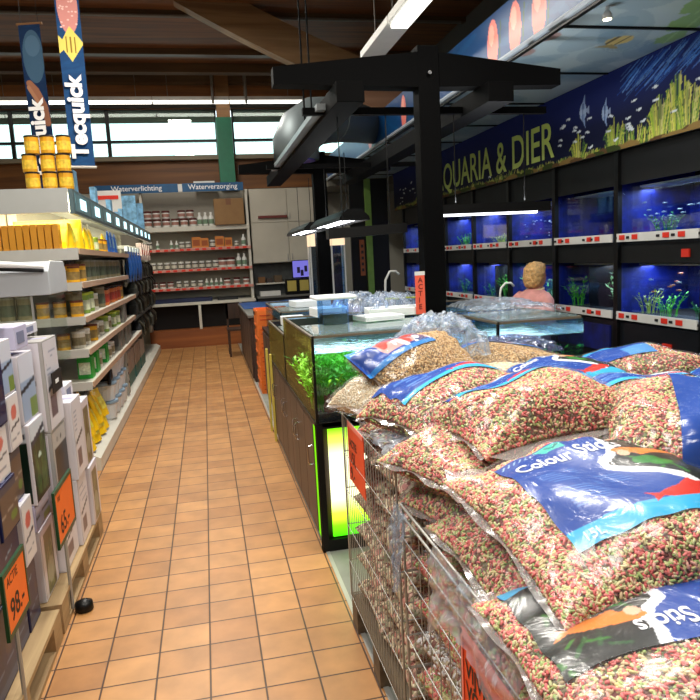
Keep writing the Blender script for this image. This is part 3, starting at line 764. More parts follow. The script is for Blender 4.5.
loft(g, [(.02, 0, 1.195, .05, .055), (.02, 0, 1.225, .075, .082), (.035, 0, 1.27, .095, .097), (.045, 0, 1.33, .105, .102), (.055, 0, 1.375, .108, .098), (.065, 0, 1.41, .095, .085), (.07, 0, 1.435, .06, .055), (.07, 0, 1.443, .01, .01)])
g.tube([(.12, -.05, 1.395), (.165, 0, 1.385), (.12, .05, 1.395)], [.03, .025, .03], 8)
o = g.build('hair', mat('blond_hair', (.84, .66, .42), .6, var=.35, vscale=40, bump=.9, bscale=60), P, smooth=True, local=True)
md = o.modifiers.new('r', 'REMESH'); md.mode = 'VOXEL'; md.voxel_size = .009; md.use_smooth_shade = True
tx = bpy.data.textures.new('curls', 'CLOUDS'); tx.noise_scale = .035
md = o.modifiers.new('d', 'DISPLACE'); md.texture = tx; md.strength = .03; md.mid_level = .5
g = G(); g.tube([(.06 + .075 * math.cos(a), .085 * math.sin(a), 1.175 + .012 * math.cos(a)) for a in [2 * PI * k / 16 for k in range(17)]], .014, 8); g.build('collar', mat('cream_collar', (.85, .78, .60), .7), P, smooth=True, local=True)
# ================================================================== tank island
cabw = wood('dark_cabinet_wood', (.20, .15, .13), (.32, .25, .22), 2., 2, .45)
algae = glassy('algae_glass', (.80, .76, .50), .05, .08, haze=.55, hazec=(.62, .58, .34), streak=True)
limem = None
def limemat():
    m = bpy.data.materials.new('lime_light_panel'); m.use_nodes = True
    n = m.node_tree.nodes; l = m.node_tree.links; n.clear()
    tc = n.new('ShaderNodeTexCoord'); sp = n.new('ShaderNodeSeparateXYZ'); l.new(tc.outputs['Generated'], sp.inputs[0])
    cr = n.new('ShaderNodeValToRGB'); e = cr.color_ramp.elements
    e[0].position = 0; e[0].color = (*lin((.25, .85, .05)), 1); e[1].position = 1; e[1].color = (*lin((.45, .85, .05)), 1)
    for p, c in ((.10, (.45, .95, .08)), (.22, (.90, 1, .25)), (.38, (1, 1, .80)), (.72, (1, 1, .85)), (.88, (.88, 1, .35))):
        k = e.new(p); k.color = (*lin(c), 1)
    l.new(sp.outputs['Z'], cr.inputs[0])
    em = n.new('ShaderNodeEmission'); em.inputs['Strength'].default_value = 2.2; l.new(cr.outputs[0], em.inputs[0])
    o = n.new('ShaderNodeOutputMaterial'); l.new(em.outputs[0], o.inputs[0]); return m
limem = limemat()
limes = emis('lime_side_light', (.55, .95, .10), 1.0)
t = thing('tank_cabinet', (1.3, 4.7, 0), 'dark wooden cabinet with chrome handles and glowing lime corner under the planted aquarium', 'cabinet')
G().box(.535, 2.09, 3.46, 5.9, .06, .70).box(.56, 2.07, 3.48, 5.88, 0, .06).build('carcass', cabw, t)
G().box(.51, .545, 3.41, 3.45, 0, .72).box(.51, .545, 3.405, 3.44, 0, .72).build('corner_post', blackp, t)
G().box(.51, 2.1, 3.41, 3.45, 0, .065).box(.51, 2.1, 3.41, 3.45, .69, .72).box(.98, 2.1, 3.415, 3.455, .065, .69).build('front_frame', blackp, t)
G().box(.575, .95, 3.425, 3.44, .075, .68).build('light_panel', limem, t)
G().box(.514, .53, 3.455, 3.54, .06, .69).build('light_panel', limes, t)
for k in range(7):
    y0 = 3.56 + k * .333
    d = G().box(.512, .534, y0, y0 + .325, .06, .69).build('door', cabw, t, bevel=.003)
    for s in ((.27,) if k % 2 else (.05,)):
        g = G(); yy = y0 + s
        g.tube([(.512, yy, .44), (.492, yy, .442), (.487, yy, .455), (.487, yy, .535), (.492, yy, .548), (.512, yy, .55)], .0042, 6); g.build('handle', chrome, d)
G().box(.51, 2.1, 3.41, 5.95, .70, .722).build('top_board', blackp, t)

def tank(x0, x1, y0, y1, z0, z1, label, side=None, back=False):
    t = thing('fish_tank', ((x0 + x1) / 2, (y0 + y1) / 2, z0), label, 'aquarium', 'glass tanks on the tank island')
    sm = side or glassb
    G().box(x0, x0 + .006, y0, y1, z0, z1).build('side_pane', sm, t); G().box(x1 - .006, x1, y0, y1, z0, z1).build('side_pane', glassb, t)
    G().box(x0 + .006, x1 - .006, y0, y0 + .006, z0, z1).build('front_pane', glassb, t); G().box(x0 + .006, x1 - .006, y1 - .006, y1, z0, z1).build('back_pane', glassb, t)
    G().box(x0 + .006, x1 - .006, y0 + .006, y1 - .006, z0, z0 + .05).build('gravel_bed', gravel, t, kind='stuff')
    G().box(x0 - .002, x0 + .012, y0 - .002, y0 + .012, z0, z1).build('corner_trim', blackp, t)
    g = G(); r_ = .014
    g.box(x0 - .001, x0 + r_, y0, y1, z1, z1 + .012).box(x1 - r_, x1, y0, y1, z1, z1 + .012).box(x0, x1, y0, y0 + r_, z1, z1 + .012).box(x0, x1, y1 - r_, y1, z1, z1 + .012).build('rim', mat('tank_rim', (.40, .36, .30), .4), t)
    G().box(x0 + .007, x1 - .007, y0 + .007, y1 - .007, z1 - .085, z1 - .082).build('water_surface', glassy('water_top', (.85, .95, .90), .2, .06, haze=.08, hazec=(.45, .60, .52), bump=.3, bscale=14), t)
    G().box(x0 + .02, x1 - .02, y0 + .03, y0 + .55, z1 + .012, z1 + .018).build('cover_glass', glassy('cover_glass', (.9, .97, .97), .25, .08, haze=.25, hazec=(.75, .85, .86)), t)
    return t
tank(.515, 1.365, 3.415, 4.72, .722, 1.178, 'planted aquarium with lush green plants at the aisle corner of the island', algae)
tank(1.56, 2.09, 3.415, 4.72, .722, 1.178, 'aquarium with scattered plants behind the bags, before the visitor')
tank(.515, 1.30, 4.76, 5.93, .722, 1.05, 'brownish algae-covered tank behind the planted corner aquarium', algae)
tank(1.40, 2.39, 4.80, 5.93, .722, 1.12, 'wide glass tank at the far side of the island near the visitor')
area(.94, 3.8, 1.165, .7, .5, 10, (1, .98, .85)); area(1.74, 3.85, 1.165, .6, .5, 8, (.95, 1, .85))  # lamps without fixtures, added inside the tanks to brighten the plants
bgk = G().box(.53, 1.355, 4.705, 4.712, .73, 1.17).build('background_sheet', mat('dark_green_sheet', (.05, .10, .07), .6)); prop(bgk, 'dark green backing sheet behind the lush plants of the corner aquarium', 'sheet')
bush = mat('lush_green', (.60, .92, .24), .5, var=.3, vscale=30)
rr = random.Random(3)
for k in range(14):
    x = .60 + (k % 5) * .16 + rr.uniform(-.03, .03); y = 3.53 + (k // 5) * .16 + rr.uniform(-.03, .03)
    row = ['front', 'middle', 'back'][k // 5]
    aqua_plant(x, y, .772, rr.uniform(.27, .335), .24, bush, 60, 'lush green plant in the %s row of the corner aquarium, %s from the aisle' % (row, NTH[k % 5]), leaf=.30, seed=k)
for k in range(6):
    aqua_plant(.62 + (k % 2) * .25, 4.05 + (k // 2) * .2, .772, .27, .2, plantm[1 if k % 2 else 2], 14, 'olive plant in the corner aquarium, %s behind the lush rows, %s' % (NTH[k // 2], 'at the aisle pane' if k % 2 == 0 else 'away from the aisle'), seed=40 + k)
for k in range(6):
    aqua_plant(1.63 + k * .08, 3.60 + (k % 2) * .12, .772, rr.uniform(.12, .30), .18, plantm[(2, 0, 1, 2, 3, 0)[k]], 14, '%s water plant behind the bag pile, %s from the lush corner tank' % (pn[(2, 0, 1, 2, 3, 0)[k]], NTH[k]), seed=60 + k)
g = G(); g.lathe([(.10, 0), (.12, .03), (.09, .07), (.03, .09)], (.72, 3.50, .772), 9); o = g.build('rock', mat('river_rock', (.35, .33, .32), .8, var=.4, vscale=15, bump=.8, bscale=20)); prop(o, 'grey rock on the bottom of the planted corner aquarium', 'rock')
G_ = G(); G_.lathe([(.03, 0), (.035, .03), (.028, .05), (.03, .09)], (.60, 3.46, .772), 9); o = G_.build('clay_pot', mat('clay', (.65, .25, .15), .7)); prop(o, 'small red clay pot beside the rock in the corner aquarium', 'pot')
# yellow boards at the cabinet's far corner
ywood = mat('yellow_board', (.78, .72, .32), .5, var=.1)
for k, y in enumerate((5.75, 6.12)):
    o = G().box(.490, .508, y, y + .055, .0, .78).build('yellow_board', ywood); prop(o, 'narrow yellow board leaning on the cabinet end, %s the orange crates' % ('farther from' if k == 0 else 'nearer to'), 'board')
# orange crates
oc = mat('orange_crate', (.90, .46, .17), .5, var=.05)
crg = G(); w2, d2, h = .20, .28, .165
def crate_geo():
    g = G(); g.box(-w2, w2, -d2, d2, 0, .012)
    for s in (-1, 1):
        g.box(s * w2, s * (w2 - .010), -d2, d2, .012, h); g.box(-w2 + .01, w2 - .01, s * d2, s * (d2 - .010), .012, h)
        g.box(s * (w2 + .004), s * w2, -d2, d2, h - .03, h - .012)
    return g
c0 = thing('plastic_crate', (.76, 8.2, 0), 'x', 'crate', 'orange crates in one stack'); crate_geo().build('body', oc, c0, local=True)
G().box(-w2 - .018, -w2 - .012, -.06, .06, .10, .14).build('handle', blackp, c0, local=True)
g = G()
for s in (-1, 1): g.box(-w2 + .03, w2 - .03, s * d2, s * (d2 + .006), .05, .06); g.box(-w2 + .03, w2 - .03, s * d2, s * (d2 + .006), .10, .11)
g.build('ribs', mat('orange_rib', (.72, .22, .05), .5), c0, local=True)
names = ['bottom', 'second from the floor', 'third from the floor', 'middle', 'third from the top', 'topmost']
for k in range(6):
    lb = 'orange plastic crate beside the dark cabinet, %s in its stack' % names[k]
    if k == 0: c0['label'] = lb
    else: dup(c0, (.76, 8.2 + R.uniform(-.01, .01), k * .168), 0, lb)
# low dark cabinets behind the crates and the blue cloth
t = thing('counter_cabinet', (.9, 9.9, 0), 'long dark brown counter cabinet behind the orange crates', 'cabinet')
G().box(.54, 1.9, 8.75, 11.4, 0, .86).build('carcass', cabw, t)
for k in range(5): G().box(.515, .538, 8.78 + k * .53, 9.28 + k * .53, .05, .84).build('door', cabw, t, bevel=.003)
G().box(.50, 1.95, 8.72, 11.45, .86, .89).build('worktop', mat('grey_worktop', (.42, .42, .40), .5), t)
o = G().grid(lambda a, b: (.52 + 1.05 * a, 9.9 + 1.5 * b, .895 + .02 * math.sin(a * 9) * math.sin(b * 7) ** 2), 24, 24).build('blue_tarp', mat('blue_plastic_sheet', (.08, .30, .55), .35, var=.25, vscale=5), None, smooth=True); prop(o, 'blue plastic sheet lying on the dark counter cabinet', 'sheet')
o = G().box(.85, 1.15, 9.0, 9.35, .892, .99).build('foam_box', white, None, bevel=.01); prop(o, 'white foam box on the counter just in front of the blue sheet', 'box')
o = G().box(1.2, 1.55, 9.0, 9.3, .892, .95).build('plastic_tray', mat('clear_tray', (.70, .78, .80), .3), None, bevel=.01); prop(o, 'bluish plastic tray beside the white foam box on the counter', 'tray')
t = thing('wooden_chair', (.47, 11.5, 0), 'dark brown wooden chair standing at the far end of the dark counter', 'chair')
dkw = wood('dark_chair_wood', (.16, .10, .07), (.26, .16, .10), 3, 2)
for (a, b) in ((.30, 11.3), (.62, 11.3)): G().box(a, a + .035, b, b + .035, 0, .44).build('leg', dkw, t)
for a in (.30, .62): G().box(a, a + .035, 11.68, 11.715, 0, .88).build('leg', dkw, t)
G().box(.29, .66, 11.28, 11.72, .44, .47).build('seat', dkw, t)
G().box(.30, .655, 11.68, 11.71, .62, .88).build('backrest', dkw, t)
# middle island behind: low tanks with clutter on them
t = thing('tank_cabinet', (1.4, 6.9, 0), 'dark cabinet of the second tank group, behind the brownish tank', 'cabinet')
G().box(.62, 2.35, 6.1, 7.75, 0, .80).build('carcass', cabw, t); G().box(.60, 2.37, 6.08, 7.78, .80, .83).build('top_board', blackp, t)
for k in range(4): G().box(.598, .619, 6.12 + k * .41, 6.50 + k * .41, .05, .78).build('door', cabw, t, bevel=.003)
tank(.65, 1.48, 6.15, 7.7, .83, 1.10, 'shallow glass tank under the pendant lamps, behind the island', None)
tank(1.52, 2.33, 6.15, 7.7, .83, 1.10, 'shallow glass tank left of the visitor, on the far cabinet', None)
# ------------------------------------------------ things standing on the tanks
foam = mat('white_foam', (.92, .94, .95), .6, var=.03)
def tray(x, y, z, w, d, h, rz, label, m=foam):
    t = thing('foam_tray', (x, y, z), label, 'tray', 'white trays on the tanks', rz=rz)
    g = G(); g.box(-w / 2, w / 2, -d / 2, d / 2, 0, .01)
    for s in (-1, 1): g.box(s * w / 2, s * (w / 2 - .012), -d / 2, d / 2, .01, h); g.box(-w / 2 + .012, w / 2 - .012, s * d / 2, s * (d / 2 - .012), .01, h)
    g.build('tray_body', m, t, local=True, bevel=.003)
    G().box(-w / 2 + .02, w / 2 - .02, -d / 2 + .02, d / 2 - .02, .011, h * .6).build('contents', mat('pale_contents', (.78, .83, .86), .4, var=.2, vscale=30), t, local=True)
    return t
tray(.80, 4.50, 1.197, .20, .22, .06, .1, 'white foam tray on the planted corner tank, nearest the aisle')
tray(1.20, 4.25, 1.197, .36, .22, .05, -.1, 'wide white tray on the corner tank close to the near post')
tray(1.02, 3.95, 1.20, .26, .20, .030, .2, 'flat white dish of papers at the bag pile edge of the corner tank')
tray(.66, 5.30, 1.07, .18, .22, .07, 0, 'white foam tray on the brownish algae tank')
tray(1.00, 6.6, 1.12, .36, .3, .06, .1, 'white tray on the shallow tank under the pendant lamps')
# small breeding tank with a white lid
t = thing('breeding_tank', (.74, 3.95, 1.197), 'small clear breeding tank with white lid standing on the island', 'aquarium')
x0, x1, y0, y1, z0, z1 = .66, .82, 3.88, 4.06, 1.197, 1.345
G().box(x0, x1, y0, y0 + .005, z0, z1).box(x0, x1, y1 - .005, y1, z0, z1).box(x0, x0 + .005, y0, y1, z0, z1).box(x1 - .005, x1, y0, y1, z0, z1).build('glass_panes', glassb, t)
G().box(x0 + .008, x1 - .008, y0 + .008, y1 - .008, z0 + .001, z0 + .06).build('water', mat('murky_green', (.20, .24, .10), .3, var=.3), t)
G().box(x0 - .04, x1 + .05, y0 - .03, y1 + .03, z1 + .001, z1 + .022).build('lid', foam, t, bevel=.008)

# crumpled clear plastic
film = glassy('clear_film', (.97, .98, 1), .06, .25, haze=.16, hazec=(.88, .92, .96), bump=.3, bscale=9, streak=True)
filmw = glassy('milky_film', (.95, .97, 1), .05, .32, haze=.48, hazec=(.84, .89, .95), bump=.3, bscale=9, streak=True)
from mathutils import noise as NZ
def crumple(name, c, sx, sy, h, m, label, group=None, seed=0, kind_cat='bag'):
    g = G()
    def fn(a, b):
        u, v = a * 2 - 1, b * 2 - 1; d = math.sqrt(max(0, 1 - u * u)) * math.sqrt(max(0, 1 - v * v))
        p = Vector((u * 2.3 + seed * 3.1, v * 2.3, seed))
        q = NZ.ridged_multi_fractal(p * 1.1, 1.2, 2.0, 2, 1., 2.) * .5
        z = h * (d ** .6) * (.35 + .42 * q) 
        return (c[0] + sx / 2 * u + .03 * NZ.noise(p * 3), c[1] + sy / 2 * v + .03 * NZ.noise(p * 3 + Vector((5, 5, 5))), c[2] + max(z, .002))
    g.grid(fn, 44, 44)
    o = g.build(name, m, None, smooth=True); return prop(o, label, kind_cat, group)
crumple('plastic_bag', (1.02, 4.55, 1.197), .34, .3, .25, filmw, 'crumpled clear plastic bag with lilac print beside the breeding tank', seed=1)
crumple('plastic_bag', (1.22, 4.50, 1.197), .30, .3, .24, filmw, 'crumpled milky plastic bag piled before the near post', seed=2)
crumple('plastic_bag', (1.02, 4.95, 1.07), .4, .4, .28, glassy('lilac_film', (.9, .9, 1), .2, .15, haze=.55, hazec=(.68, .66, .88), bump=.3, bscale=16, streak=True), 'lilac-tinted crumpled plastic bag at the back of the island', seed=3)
crumple('plastic_bag', (1.52, 5.1, 1.13), .5, .45, .26, filmw, 'crumpled plastic bag behind the near post', seed=4)
crumple('plastic_bag', (1.95, 4.3, 1.197), .5, .5, .10, filmw, 'flat crumpled plastic bag on the tank before the visitor', seed=5)
crumple('plastic_bag', (1.9, 3.9, 1.20), .5, .35, .09, film, 'thin clear plastic bag on the tank, nearest the aquarium wall', seed=6)
for k, (x, y) in enumerate(((1.28, 4.62), (1.34, 4.60), (1.41, 4.63), (1.47, 4.60))):
    tt = thing('plastic_cup', (x, y, 1.197), 'clear plastic cup with green rim, %s from the aisle in its row' % NTH[k], 'cup', 'clear cups in a row before the near post')
    G().lathe([(.022, 0), (.03, .08), (.031, .082), (.028, .08), (.020, .004)], (x, y, 1.197), 12).build('cup_body', filmw, tt)
    G().lathe([(.031, .075), (.033, .08), (.031, .084)], (x, y, 1.197), 12).build('rim', plantm[1], tt)
# hanging orange sign beside the near post
t = thing('price_sign', (1.33, 4.12, 1.2), 'narrow orange-red upright sign with column of characters at the near post', 'sign')
G().box(1.315, 1.378, 4.105, 4.112, 1.20, 1.475).build('card', mat('salmon_card', (.93, .38, .28), .5), t)
G().box(1.312, 1.381, 4.104, 4.1045, 1.45, 1.475).build('top_strip', white, t)
for k, ch in enumerate('ACTIE'):
    text('lettering', ch, .045, redink, t, (1.333, 4.103, 1.405 - k * .043), (1, 0, 0), (0, 0, 1), bold=.001)
G().box(1.375, 1.379, 4.112, 4.128, 1.2, 1.47).build('bracket', white, t)
# curved white hoses over the tanks
for k, (x, y) in enumerate(((2.50, 5.4), (1.46, 5.4))):
    s = 1 if k == 0 else 1
    o = G().tube([(x, y, .0 if k == 0 else .775), (x, y, 1.20), (x + .01, y, 1.25 + .13 * k), (x + .05, y, 1.29 + .16 * k), (x + .10, y, 1.29 + .16 * k), (x + .13, y, 1.26 + .16 * k)], .010, 8).build('curved_pipe', white, None, smooth=True)
    prop(o, 'white curved water pipe rising %s' % ('next to the visitor' if k == 0 else 'between the hooded lamps and the near post'), 'pipe')

# ================================================================== back of the hall
t = thing('wall_shelving', (-.1, 13.7, 0), 'tall white wall shelving with blue header boards at the end of the aisle', 'shelving')
sx0, sx1 = -1.12, .93; SY = 13.5
shw = mat('shelf_enamel', (.80, .79, .74), .45, var=.05)
for x in (sx0, sx1 - .05, -1.9):
    G().box(x, x + .05, SY, 13.84, 0, 3.0).build('upright', shw, t)
G().box(-1.9, sx1, 13.84, 13.86, .9, 3.0).build('back_panel', mat('shelf_back', (.60, .58, .53), .6), t)
lv = [.86, 1.14, 1.50, 1.90, 2.32]
for i, z in enumerate(lv):
    th = .05 if i < 4 else .09
    sh = G().box(sx0, sx1, SY - .02 - (.35 if i == 0 else 0), 13.84, z - th, z).build('shelf', shw, t, bevel=.003)
    if 0 < i < 4:
        G().box(sx0, sx1, SY - .032, SY - .021, z - .055, z - .002).build('price_rail', mat('red_rail', (.80, .55, .50), .5), sh)
        for k in range(13):
            x = sx0 + .06 + k * .152 + R.uniform(-.02, .02)
            G().box(x, x + .075, SY - .038, SY - .0325, z - .048, z - .010).build('price_tag', redtag, sh)
for k, (a, b, s) in enumerate(((-.30, .86, 'Waterverzorging'), (-1.9, -.38, 'Waterverlichting'))):
    hd = G().box(a, b, SY - .06, SY - .03, 2.97, 3.13).build('header_board', mat('header_blue', (.06, .32, .50), .5, var=.15), t)
    text('lettering', s, .135, inkw, hd, ((a + b) / 2, SY - .062, 3.015), (1, 0, 0), (0, 0, 1), bold=.001, align='CENTER')
G().box(-.38, -.30, SY - .05, SY - .03, 2.98, 3.12).build('header_gap_card', white, t)
o = G().box(-.08, .32, SY, SY + .2, 3.135, 3.17).build('flat_carton', white); prop(o, 'flat white box on top of the blue header board', 'box')
# lower part: storage bays with a brown plinth
t2 = thing('storage_base', (-.1, 13.3, 0), 'brown wooden base unit with dark open bays under the wall shelving', 'unit')
bw = wood('orange_brown_board', (.50, .27, .12), (.62, .36, .17), 1.5, 0)
G().box(sx0, .66, 13.12, 13.16, 0, .34).build('front_board', bw, t2)
for x in (sx0, -.18, .61): G().box(x, x + .05, 13.12, 13.5, .34, .80).build('divider', shw, t2)
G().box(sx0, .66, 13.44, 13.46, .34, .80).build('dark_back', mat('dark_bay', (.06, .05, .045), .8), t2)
G().box(sx0, .66, 13.16, 13.44, .30, .34).build('bay_floor', bw, t2)
# jars and bottles
def jar0(kind):
    if kind == 'tub':
        t = thing('tub', (0, -9, 0), 'x', 'tub'); G().lathe([(.055, 0), (.06, .01), (.06, .10), (.055, .105)], n=14).build('body', white, t, local=True, smooth=True)
        G().lathe([(.062, .1), (.064, .104), (.064, .128), (.058, .132)], n=14).build('lid', mat('maroon_lid', (.34, .14, .13), .4), t, local=True); lm = mat('tub_label', (.62, .45, .40), .5)
        G().lathe([(.0608, .03), (.0608, .08)], n=14).build('label_band', lm, t, local=True)
    elif kind == 'bottle':
        t = thing('bottle', (0, -9, 0), 'x', 'bottle'); G().lathe([(.036, 0), (.04, .01), (.04, .13), (.018, .165), (.016, .18)], n=12).build('body', white, t, local=True, smooth=True)
        G().lathe([(.019, .178), (.019, .205), (.014, .21)], n=10).build('cap', mat('white_cap', (.9, .9, .88), .4), t, local=True)
        G().lathe([(.0408, .03), (.0408, .10)], n=12).build('label_band', mat('green_band', (.45, .55, .45), .5), t, local=True)
    elif kind == 'jar':
        t = thing('jar', (0, -9, 0), 'x', 'jar'); G().lathe([(.045, 0), (.05, .01), (.05, .09), (.042, .10)], n=14).build('body', mat('jar_dark', (.30, .26, .24), .35), t, local=True, smooth=True)
        G().lathe([(.046, .098), (.048, .102), (.048, .125), (.042, .128)], n=14).build('lid', white, t, local=True)
        G().lathe([(.0508, .02), (.0508, .075)], n=14).build('label_band', mat('jar_label', (.78, .76, .70), .5), t, local=True)
    elif kind == 'box':
        t = thing('carton', (0, -9, 0), 'x', 'carton'); G().box(-.065, .065, -.04, .04, 0, .16).build('body', mat('amber_carton', (.78, .48, .20), .6), t, local=True)
        G().box(-.05, .05, -.041, -.0405, .03, .12).build('label_band', mat('amber_label', (.60, .30, .12), .6), t, local=True)
    return t
protos = {k: jar0(k) for k in ('tub', 'bottle', 'jar', 'box')}
used = set()
def put(kind, loc, label, cat, group, rz=0, scale=None):
    p = protos[kind]
    if kind not in used:
        used.add(kind); p.location = loc; p.rotation_euler = (0, 0, rz); p['label'] = label; p['group'] = group
        if scale: p.scale = scale if isinstance(scale, tuple) else (scale,) * 3
        p['category'] = cat; return p
    o = dup(p, loc, rz, label, group, scale=scale); o['category'] = cat; return o
lvn = {.86: 'lowest', 1.14: 'first red-tagged', 1.50: 'second red-tagged', 1.90: 'third red-tagged', 2.32: 'top'}
def wallrow(z, seq, y=13.58, name=None):
    cnt = {}
    for x, kind, s in seq:
        cnt[kind] = cnt.get(kind, 0) + 1
        what = {'tub': 'white maroon-lidded tub', 'bottle': 'white bottle', 'jar': 'dark white-lidded jar', 'box': 'amber carton'}[kind]
        put(kind, (x, y, z), '%s on the %s wall shelf, %s from the gondola' % (what, lvn[z], NTH[cnt[kind] - 1]), {'box': 'carton'}.get(kind, kind), 'stock on the %s shelf of the wall shelving' % lvn[z], scale=s)
xs = lambda a, b, n: [a + (b - a) * i / (n - 1) for i in range(n)]
wallrow(2.32, [(x, 'tub', 1.2) for x in xs(-1.0, -.15, 6)] + [(x, 'bottle', 1.25) for x in (-.02, .09, .20)])
for k, x in enumerate((-1.0, -.84, -.66, -.36, -.2)):
    put('tub', (x, 13.62, 2.48), 'maroon-lidded tub in the upper layer on the top wall shelf, %s from the gondola' % NTH[k], 'tub', 'stacked tubs on the top shelf of the wall shelving', scale=1.2)
wallrow(1.90, [(-1.02, 'jar', 1.2), (-.86, 'bottle', .8), (-.6, 'bottle', .8), (-.5, 'bottle', .75), (-.4, 'jar', 1), (-.28, 'jar', 1.), (-.12, 'box', 1.3), (.04, 'box', 1.15), (.19, 'jar', 1.1), (.33, 'box', 1.3), (.5, 'box', 1.1), (.66, 'jar', .8), (.80, 'bottle', 1.1)])
wallrow(1.50, [(x, 'jar', 1.1) for x in xs(-.98, .22, 10)] + [(.36, 'tub', 1.4), (.52, 'tub', 1.4), (.68, 'bottle', 1.2), (.79, 'bottle', 1.2)])
wallrow(1.14, [(x, 'tub', .95) for x in xs(-.98, -.68, 3)] + [(x, 'jar', .95) for x in xs(-.52, -.1, 4)] + [(x, 'bottle', .7) for x in xs(.02, .3, 4)] + [(x, 'tub', 1.05) for x in xs(.42, .8, 3)])
t = thing('cardboard_box', (.55, 13.62, 2.32), 'brown cardboard box on the top shelf of the wall shelving', 'box')
cb = mat('cardboard', (.55, .42, .27), .8, var=.08)
G().box(.27, .84, 13.42, 13.80, 2.321, 2.82).build('body', cb, t, bevel=.004); G().box(.50, .60, 13.417, 13.42, 2.70, 2.822).build('packing_tape', mat('brown_tape', (.45, .28, .15), .4), t)
o = G().box(-1.0, .1, 13.25, 13.6, .862, .93).build('folded_sheet', mat('navy_sheet', (.05, .10, .25), .5, var=.3)); prop(o, 'folded dark blue sheet on the lowest shelf of the wall shelving', 'sheet')
o = G().box(.2, .60, 13.3, 13.6, .862, .91).build('folded_sheet', mat('black_sheet', (.06, .07, .09), .5, var=.3)); prop(o, 'folded black sheet beside the dark blue one on the lowest shelf', 'sheet')
# white wall cupboards
t = thing('wall_cupboard', (1.6, 13.8, 1.53), 'pale wall cupboards with four doors right of the wall shelving', 'cupboard')
G().box(.97, 2.45, 13.6, 13.98, 1.53, 3.0).build('carcass', offw, t)
for i in range(2):
    for j in range(2):
        d = G().box(.98 + i * .735, 1.705 + i * .735, 13.575, 13.598, 1.54 + j * .80, (2.33, 2.99)[j]).build('door', offw, t, bevel=.003)
        G().box((1.66, 1.75)[i], (1.675, 1.765)[i], 13.555, 13.574, 1.58 + j * .82, 1.70 + j * .82).build('handle', steel, d)
G().box(1.12, 1.70, 13.53, 13.574, 2.42, 2.47).build('red_rod', mat('red_brown_stick', (.40, .12, .10), .5), t)
t = thing('work_counter', (1.6, 13.6, 0), 'grey work counter with shelf under the pale wall cupboards', 'counter')
G().box(.98, 2.6, 13.3, 13.97, .84, .88).build('worktop', mat('grey_worktop', (.42, .42, .40), .5), t); G().box(1.0, 2.58, 13.35, 13.95, 0, .84).build('cupboard', mat('dark_cupboard', (.14, .13, .13), .6), t)
G().box(.98, 2.6, 13.96, 13.99, .88, 1.52).build('splashback', mat('grey_splash', (.36, .38, .38), .5, var=.2, vscale=10), t)
G().box(1.0, 1.65, 13.7, 13.96, 1.10, 1.13).build('shelf', shw, t)
t = thing('monitor', (1.93, 13.55, 1.1), 'small monitor with lilac screen on the work counter', 'monitor')
G().box(1.73, 2.12, 13.52, 13.55, 1.20, 1.56).build('casing', blackp, t); G().box(1.745, 2.105, 13.515, 13.519, 1.215, 1.545).build('screen', emis('lilac_screen', (.50, .48, .88), .9), t)
G().box(1.90, 1.95, 13.53, 13.56, .88, 1.20).build('stand', blackp, t)
for (a, b) in ((1.83, 1.42), (1.90, 1.36), (1.98, 1.44)): G().box(a, a + .06, 13.511, 13.5145, b - .12, b).build('screen_mark', mat('screen_dark', (.15, .12, .3), .5), t)
t = thing('speaker_box', (1.8, 13.3, .885), 'black box with two yellow panels below the monitor', 'box')
G().box(1.56, 2.06, 13.32, 13.5, .885, 1.19).build('body', blackp, t)
for a in (1.59, 1.84): G().box(a, a + .18, 13.31, 13.319, .95, 1.16).build('panel', mat('yellow_panel', (.75, .68, .35), .5), t)
for k, (x, w, h, c) in enumerate(((1.05, .14, .12, (.45, .3, .15)), (1.22, .12, .09, (.25, .2, .18)), (1.38, .16, .14, (.35, .28, .2)))):
    o = G().box(x, x + w, 13.72, 13.9, 1.131, 1.131 + h).build('small_box', mat('counter_box_%s' % 'abc'[k], c, .6), None, bevel=.004); prop(o, 'small brown box on the shelf over the work counter, %s from the shelving' % NTH[k], 'box')
o = G().box(1.05, 1.45, 13.35, 13.6, .881, .97).build('paper_stack', white, None); prop(o, 'low stack of white paper on the work counter', 'paper')
# glass showcases with lit tops
for k, (a, b) in enumerate(((1.72, 1.95), (2.08, 2.32))):
    t = thing('showcase', ((a + b) / 2, 11.1, 0), 'tall white-framed glass showcase with lit top, %s the dark partition' % ('away from' if k == 0 else 'next to'), 'showcase', 'tall showcases near the back')
    for x in (a, b - .025):
        for y in (11.0, 11.22): G().box(x, x + .025, y, y + .025, 0, 2.0).build('frame_post', white, t)
    G().box(a, b, 11.0, 11.245, 1.78, 2.0).build('lit_top', emis('showcase_glow', (1, .86, .70), 1.3), t)
    G().box(a, b, 11.0, 11.245, 0, .5).build('base', white, t)
    for z in (.8, 1.1, 1.4): G().box(a + .026, b - .026, 11.02, 11.22, z, z + .012).build('glass_shelf', glassb, t)
    G().box(a + .026, b - .026, 11.23, 11.24, .5, 1.78).build('back_panel', mat('dark_showcase', (.10, .11, .14), .5, var=.5, vscale=20), t)
    G().box(a + .026, b - .026, 11.003, 11.007, .5, 1.78).build('glass_door', glassb, t)
t = thing('partition_panel', (2.76, 11, 0), 'tall black partition panel with a green post in front of it', 'partition')
G().box(2.44, 3.1, 11.05, 11.1, 0, 2.85).build('panel', blackp, t); G().box(2.70, 2.80, 11.0, 11.048, 0, 2.85).build('green_post', mat('olive_green_post', (.36, .48, .20), .5, var=.15), t)
t = thing('hanging_sign', (2.6, 10.9, 1.2), 'narrow brown-orange strip sign on the black partition', 'sign')
G().box(2.58, 2.66, 11.03, 11.045, 1.25, 1.85).build('card', mat('dull_orange', (.50, .26, .12), .5), t)
for k in range(5): G().box(2.60, 2.64, 11.025, 11.029, 1.32 + k * .1, 1.37 + k * .1).build('mark', ink, t)
